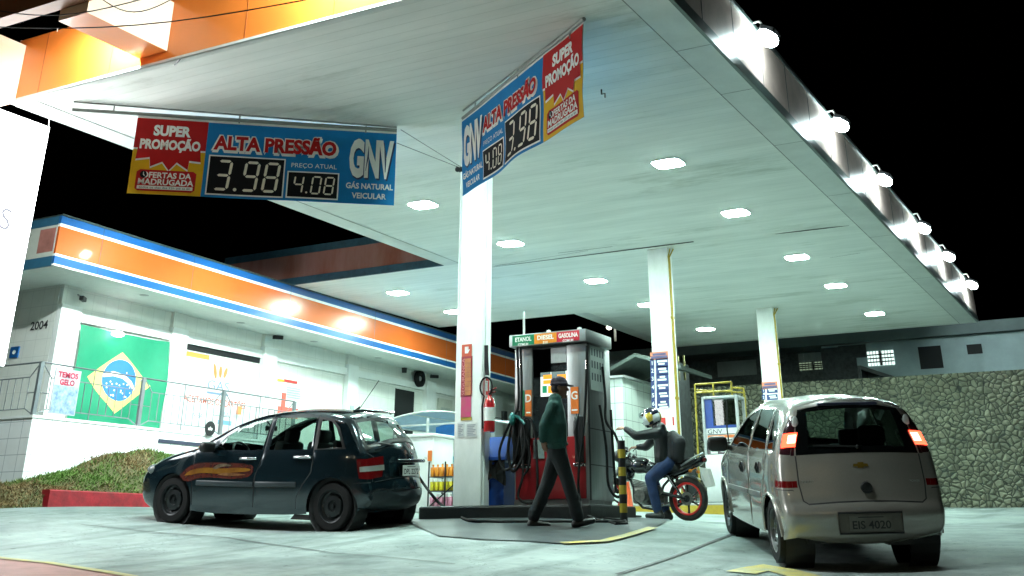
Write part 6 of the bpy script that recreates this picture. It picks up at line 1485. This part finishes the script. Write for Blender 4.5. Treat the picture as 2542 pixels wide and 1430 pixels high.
mb = MB(); mb.grid(lambda u, v: hc+up*(.034-.012*v)+Fd*(.085+.10*v*math.cos((u-.5)*1.6))+nF*.085*(u-.5)*2*(1-.25*v), 10, 6); mb.grid(lambda u, v: hc+up*(.024-.012*v)+Fd*(.085+.10*v*math.cos((u-.5)*1.6))+nF*.085*(u-.5)*2*(1-.25*v), 10, 6); build('cap_brim', mb, mat('grey_brim', (.06,.06,.08), .7), cp_, 180)

# ---- motorcycle
Yb = 16.8
def Q(x, y, dy=0): return aY(1500+x/4.207, 980+y/4.207, Yb+dy)
gB = gz(-6.4, Yb); rW = .305
ra_ = Q(880,1110); ra_.z = gz(ra_.x, Yb)+rW-.004
fa_ = ra_+Vector((-1.30,0,0)); fa_.z = gz(fa_.x, Yb)+rW-.004
bk = thing('motorcycle', 'black motorcycle with red rimmed wheels refuelling beside the pump', 'motorcycle', (ra_.x-.6, Yb, gB))
M_blk = mat('gloss_black_paint', (.006,.007,.010), .12, var=.05, coat=1); M_rimred = mat('red_rim_tape', (.75,.02,.02), .35, var=.1, emit=None)
M_eng = mat('engine_alloy', (.22,.22,.20), .4, metal=.7, var=.3, scale=15)
for c_, nm in ((ra_,'rear'),(fa_,'front')):
    wdt = .10 if nm == 'rear' else .085
    mb = MB().lathe([(rW-.075,-wdt/2),(rW-.03,-wdt/2-.004),(rW-.006,-wdt*.32),(rW,0),(rW-.006,wdt*.32),(rW-.03,wdt/2+.004),(rW-.075,wdt/2),(rW-.075,-wdt/2)], c_, (0,1,0), 44); ty = build('tyre', mb, mat('brown_black_tyre',(.035,.028,.022),.75,var=.3,scale=20), bk, 50)
    mb = MB().lathe([(rW-.074,-wdt/2+.005),(rW-.082,-wdt/2-.006),(rW-.100,-wdt/2-.006),(rW-.106,-wdt/2+.006),(rW-.106,wdt/2-.006),(rW-.100,wdt/2+.006),(rW-.082,wdt/2+.006),(rW-.074,wdt/2-.005)], c_, (0,1,0), 44); build('rim', mb, M_rimred, ty, 50)
    mb = MB()
    for k in range(6):
        a = math.pi/2+k*math.pi/3; d = Vector((math.cos(a),0,math.sin(a))); mb.ring([c_+d*.04, c_+d*.12, c_+d*(rW-.10)], [.022,.014,.018], 6)
    mb.lathe([(.001,-.06),(.06,-.06),(.06,.06),(.001,.06)], c_, (0,1,0), 20); build('spokes', mb, M_black, ty, 40)
    mb = MB().lathe([(.05,-.075),(.095,-.075),(.095,-.068),(.05,-.068)], c_, (0,1,0), 24); build('hub_plate', mb, M_eng, ty, 40)
mb = MB()
for s_ in (-.1,.1): mb.ring([ra_+Vector((0,s_,0)), ra_+Vector((-.28,s_,.06)), ra_+Vector((-.52,s_*.8,.10))], [.02,.024,.028], 8)
mb.ring([Q(560,830), Q(300,640)], .028, 8); mb.ring([Q(270,640), Q(280,900), Q(370,1130)], .022, 8); mb.ring([Q(370,1130), Q(560,1150), Q(620,950), Q(700,860)], .02, 8); mb.ring([Q(620,860), Q(1000,690)], .02, 8)
mb.ring([Q(300,950,-.1), Q(310,1080,-.14), Q(400,1180,-.14), Q(520,1200,-.08)], .015, 8); build('frame', mb, M_black, bk, 60)
mb = MB(); c_ = Q(400,1050); mb.box(c_,(.26,.22,.24),None,0,.04); mb.lathe([(.001,-.16),(.09,-.16),(.10,-.10),(.10,.1),(.001,.1)], Q(410,1060), (0,1,0), 24)
for k in range(7): mb.box(Q(370,900+16*k),(.20-.006*k,.16,.012),Matrix.Rotation(R(14),3,'Y'))
mb.lathe([(.001,-.14),(.06,-.14),(.07,-.1),(.001,-.1)], Q(600,1000), (0,1,0), 20); mb.box(Q(600,1080),(.18,.15,.14),None,0,.03); build('engine', mb, M_eng, bk, 40)
mb = MB(); mb.ring([Q(330,950,.1), Q(330,1100,.13), Q(420,1180,.14), Q(640,1150,.15), Q(700,1140,.16), Q(960,1080,.17)], [.018,.018,.02,.024,.045,.045], 10); build('exhaust', mb, M_chrome, bk, 60)
mb = MB()
for s_ in (-.13,.13): mb.ring([Q(708,850)+Vector((0,s_,0)), ra_+Vector((-.06,s_,.04))], [.018,.018], 8); mb.ring([Q(722,880)+Vector((0,s_,0)), (Q(722,880)+Vector((0,s_,0))).lerp(ra_+Vector((-.06,s_,.04)),.5)], .03, 10)
build('shock_absorber', mb, M_chrome, bk, 60)
mb = MB()
for s_ in (-.09,.09): mb.ring([Q(250,600)+Vector((0,s_,0)), fa_+Vector((.0,s_,0))], [.022,.026], 10)
build('fork', mb, M_alu, bk, 60)
mb = MB()
cT = Q(350,740); 
for d, r_ in ((Vector((-.14,0,.02)),(.17,.13,.12)),(Vector((.04,0,.0)),(.20,.14,.12)),(Vector((.20,0,-.04)),(.16,.10,.09)),(Vector((-.20,0,-.10)),(.14,.16,.13))): mb.ball(cT+d, r_, n=20)
rem('fuel_tank', mb, M_blk, bk, .012, 3)
mb = MB(); mb.cap(Q(540,790), Q(720,770), .075, .08); mb.cap(Q(720,770), Q(920,690), .075, .06)
for s_ in (-.06,.06): mb.cap(Q(560,790)+Vector((0,s_,0)), Q(760,760)+Vector((0,s_,0)), .07, .07)
rem('seat', mb, M_black, bk, .012, 3)
mb = MB(); mb.cap(Q(700,840), Q(1000,700), .08, .055); mb.cap(Q(880,740), Q(1040,650), .055, .03); rem('tail_cowl', mb, M_blk, bk, .012, 3)
mb = MB(); mb.ring([Q(800,740,-.09), Q(960,640,-.10), Q(1030,610,-.05), Q(1030,610,.05), Q(960,640,.10), Q(800,740,.09)], .013, 8); build('grab_rail', mb, M_alu, bk, 60)
mb = MB(); mb.ball(Q(1050,680), (.03,.06,.04)); build('taillight', mb, M_tail, bk, 180)
for s_ in (-.16,.16): mb = MB(); mb.ball(Q(940,800)+Vector((0,s_,0)), (.03,.025,.025)); mb.ring([Q(960,760), Q(940,800)+Vector((0,s_,0))],.008,6); build('turn_signal', mb, mat('amber_lens',(.75,.22,.02),.2,coat=.6), bk, 60)
mb = MB(); mb.prism([(-.02,.10),(.10,.08),(.16,-.16),(.06,-.18),(-.0,-.05)], Q(1010,830,-.08), (1,0,0), (0,0,1), (0,1,0), .16); mf = build('mudguard', mb, M_bwht, bk)
mb = MB(); mb.box(Q(1050,860),(.02,.18,.13),Matrix.Rotation(R(-20),3,'Y')); build('number_plate', mb, M_paper, mf)
mb = MB(); mb.ring([Q(230,580,-.36), Q(215,560,-.26), Q(245,590,-.08), Q(245,590,.08), Q(215,560,.26), Q(230,580,.36)], .014, 8); build('handlebar', mb, M_alu, bk, 60)
for s_ in (-1,1):
    mb = MB(); mb.ring([Q(215,560,s_*.26), Q(235,590,s_*.38)], .019, 8); build('grip', mb, M_rubber, bk, 60)
    mb = MB(); mb.ring([Q(205,560,s_*.24), Q(190,470,s_*.30), Q(180,440,s_*.32)], .007, 6); mb.ball(Q(180,525-20,s_*.33), (.03,.06,.04)); build('mirror', mb, M_black, bk, 60)
mb = MB(); mb.ball(Q(150,640), (.09,.085,.095)); mb.box(Q(195,570),(.12,.18,.08),None,0,.02); build('headlight', mb, M_black, bk, 60)
mb = MB(); mb.ring([Q(300,590,-.1), Q(330,560,-.2), Q(335,640,-.22)], .006, 6); mb.ring([Q(210,590,-.12), Q(250,640,-.1), Q(300,760,-.08)], .007, 6); build('cables', mb, M_rubber, bk, 60)
mb = MB().grid(lambda u, v: fa_+Vector((-(rW+.03)*math.cos(R(20)+u*R(105)), (v-.5)*.12, (rW+.03)*math.sin(R(20)+u*R(105)))), 14, 3); build('front_mudguard', mb, M_blk, bk, 180)
mb = MB().grid(lambda u, v: ra_+Vector(((rW+.03)*math.cos(R(50)+u*R(75)), (v-.5)*.14, (rW+.03)*math.sin(R(50)+u*R(75)))), 12, 3); build('rear_mudguard', mb, M_blk, bk, 180)
mb = MB(); mb.ring([Q(560,1180,-.1), Q(600,1290,-.22)], .012, 8); build('side_stand', mb, M_black, bk)

# ---- rider, astride
rd = thing('person', 'motorcyclist in black jacket, backpack, helmet and blue jeans reaching to the pump', 'person', (ra_.x-.55, Yb-.2, gB))
mb = MB(); hc2 = Q(490,250); nk = Q(560,330)
mb.ball(hc2, (.095,.08,.12), n=16); mb.cap(hc2+Vector((.03,0,-.08)), nk, .055, .06); mb.ball(hc2+Vector((-.085,0,-.05)), (.03,.03,.045))
for s_ in (-1,1): mb.cap(Q(600,380,s_*.10), Q(640,640,s_*.08), .09, .10)
wr1_, el1, sh1 = Q(215,352,-.30), Q(335,430,-.30), Q(560,400,-.20)
wr2_, el2, sh2 = Q(345,548,.28), Q(440,540,.30), Q(580,400,.20)
for s3, e3, w3_ in ((sh1,el1,wr1_),(sh2,el2,wr2_)): mb.cap(s3, e3, .045, .038); mb.cap(e3, w3_, .037, .028)
hand(mb, wr1_, Q(150,335,-.28)-wr1_, Vector((0,.3,-1)), .9, .18); hand(mb, wr2_, Q(285,555,.24)-wr2_, Vector((0,-.2,-1)), 1.0, .18)
rl = []
for s_, kn, an, heel, toe in ((-1,(480,870),(555,1200),(600,1283),(455,1290)),(1,(500,880),(640,1190),(690,1270),(560,1278))):
    o_ = -.20 if s_ < 0 else .22
    Hj, Kj, Aj, Hl, Tj = Q(665,720,s_*.10), Q(*kn,s_*.24), Q(*an,o_), Q(*heel,o_), Q(*toe,o_)
    g0 = gz(Hl.x, Hl.y); Hl.z = g0+.045; Tj.z = gz(Tj.x, Tj.y)+.04; rl.append((Hj,Kj,Aj,Hl,Tj))
    mb.cap(Hj, Kj, .075, .05); mb.cap(Kj, Aj, .05, .036); mb.cap(Aj, Hl, .036, .03); mb.cap(Hl, Tj, .03, .024)
rem('body', mb, mat('tan_skin', (.42,.22,.14), .5, var=.08), rd, .006, 3)
M_lea = mat('black_leather', (.006,.009,.011), .42, var=.25, scale=6, bump=.8, bscale=8)
mb = MB()
for s_ in (-1,-.33,.33,1):
    mb.cap(Q(590,345,s_*.12), Q(590,430,s_*.13), .085, .12); mb.cap(Q(590,430,s_*.13), Q(610,560,s_*.11), .12, .125); mb.cap(Q(610,560,s_*.11), Q(610,660,s_*.11), .125, .125)
mb.cap(Q(545,330), Q(570,345), .075, .08)
for s3, e3, w3_ in ((sh1,el1,wr1_),(sh2,el2,wr2_)):
    mb.cap(s3, e3, .085, .066); mb.cap(e3, w3_.lerp(e3,.1), .066, .045)
    for f_ in (.15,.4,.65,.9): mb.ball(s3.lerp(e3,f_)+Vector((0,0,.008*math.sin(f_*25))), .078-.012*f_); mb.ball(e3.lerp(w3_,f_*.9)+Vector((0,0,.006*math.sin(f_*31))), .066-.02*f_)
rem('jacket', mb, M_lea, rd, .012, 3)
mb = MB()
for s_ in (-1,-.33,.33,1): mb.cap(Q(720,420,s_*.10), Q(780,500,s_*.12), .07, .11); mb.cap(Q(780,500,s_*.12), Q(770,640,s_*.12), .11, .10); mb.cap(Q(690,430,s_*.1), Q(690,640,s_*.1), .07, .08)
bp_ = rem('backpack', mb, mat('black_backpack', (.010,.011,.013), .7, var=.2, bump=.2), rd, .012, 3)
mb = MB()
for s_ in (-.13,.13): mb.ring([Q(680,400,s_), Q(600,350,s_), Q(540,400,s_*1.1), Q(560,560,s_*1.2), Q(650,640,s_*1.1)], .018, 6)
mb.box(Q(780,715,-.10),(.10,.02,.035)); build('strap', mb, M_rubber, bp_, 60)
M_jean = mat('blue_jeans', (.012,.035,.115), .8, var=.25, scale=8, bump=.3, bscale=12)
mb = MB()
for s_ in (-1,0,1): mb.cap(Q(640,640,s_*.07), Q(665,720,s_*.09), .12, .12)
for Hj,Kj,Aj,Hl,Tj in rl: mb.cap(Hj, Kj, .115, .088); mb.cap(Kj, Aj, .088, .07); mb.ball(Kj.lerp(Aj,.5), .086); mb.ball(Kj.lerp(Aj,.8), .076)
rem('jeans', mb, M_jean, rd, .012, 4)
for Hj,Kj,Aj,Hl,Tj in rl:
    mb = MB(); mb.cap(Aj-Vector((0,0,.0)), Hl, .055, .048); mb.cap(Hl, Tj, .048, .04)
    for s_ in (-1,1): mb.cap(Hl+Vector((0,s_*.02,0)), Tj+Vector((0,s_*.022,0)), .04, .034)
    rem('boot', mb, M_shoe, rd, .01, 3)
# helmet with patterned shell and open visor
M_hel = mat('patterned_helmet', (.72,.74,.74), .12, var=.1, coat=1); n = M_hel.node_tree; b_ = n.nodes['Principled BSDF']
tc = n.nodes.new('ShaderNodeTexCoord'); vz = n.nodes.new('ShaderNodeTexVoronoi'); vz.inputs['Scale'].default_value = 9; n.links.new(tc.outputs['Object'], vz.inputs[0])
sx_ = n.nodes.new('ShaderNodeSeparateColor'); n.links.new(vz.outputs['Color'], sx_.inputs[0])
rr = n.nodes.new('ShaderNodeValToRGB'); rr.color_ramp.interpolation = 'CONSTANT'; e = rr.color_ramp.elements; e[0].color = (.01,.012,.03,1); e[1].position = .5; e[1].color = (.72,.74,.74,1); q_ = e.new(.7); q_.color = (.50,.38,.04,1); q_ = e.new(.8); q_.color = (.60,.64,.66,1)
n.links.new(sx_.outputs[0], rr.inputs[0]); n.links.new(rr.outputs[0], b_.inputs['Base Color'])
Mh = Matrix.Rotation(R(-18),3,'Y'); mb = MB(); V = []; nu, nv = 32, 16
def hpnt(u, v):
    th = .08+2.25*v; ph = 2*math.pi*u; r_ = Vector((.165*math.sin(th)*math.cos(ph), .136*math.sin(th)*math.sin(ph), .160*math.cos(th)))
    return hc2+Vector((.0,0,.01))+Mh@r_
g_ = []
for j in range(nv):
    for i in range(nu):
        u, v = (i+.5)/nu, (j+.5)/nv; fr_ = abs(((u-.5+.5) % 1)-.5)
        if fr_ < .17 and .42 < v < .78: continue
        k = len(mb.v); mb.add([hpnt(i/nu,j/nv), hpnt((i+1)/nu,j/nv), hpnt((i+1)/nu,(j+1)/nv), hpnt(i/nu,(j+1)/nv)], [(0,1,2,3)])
hl_ = build('helmet', mb, M_hel, rd, 180, True)
mb = MB().grid(lambda u, v: hc2+Mh@Vector((-.174*math.cos((u-.5)*2.3), .146*math.sin((u-.5)*2.3), .07+.05*v)), 12, 3); build('visor', mb, glass('visor',(.55,.6,.6),.2), hl_, 180)
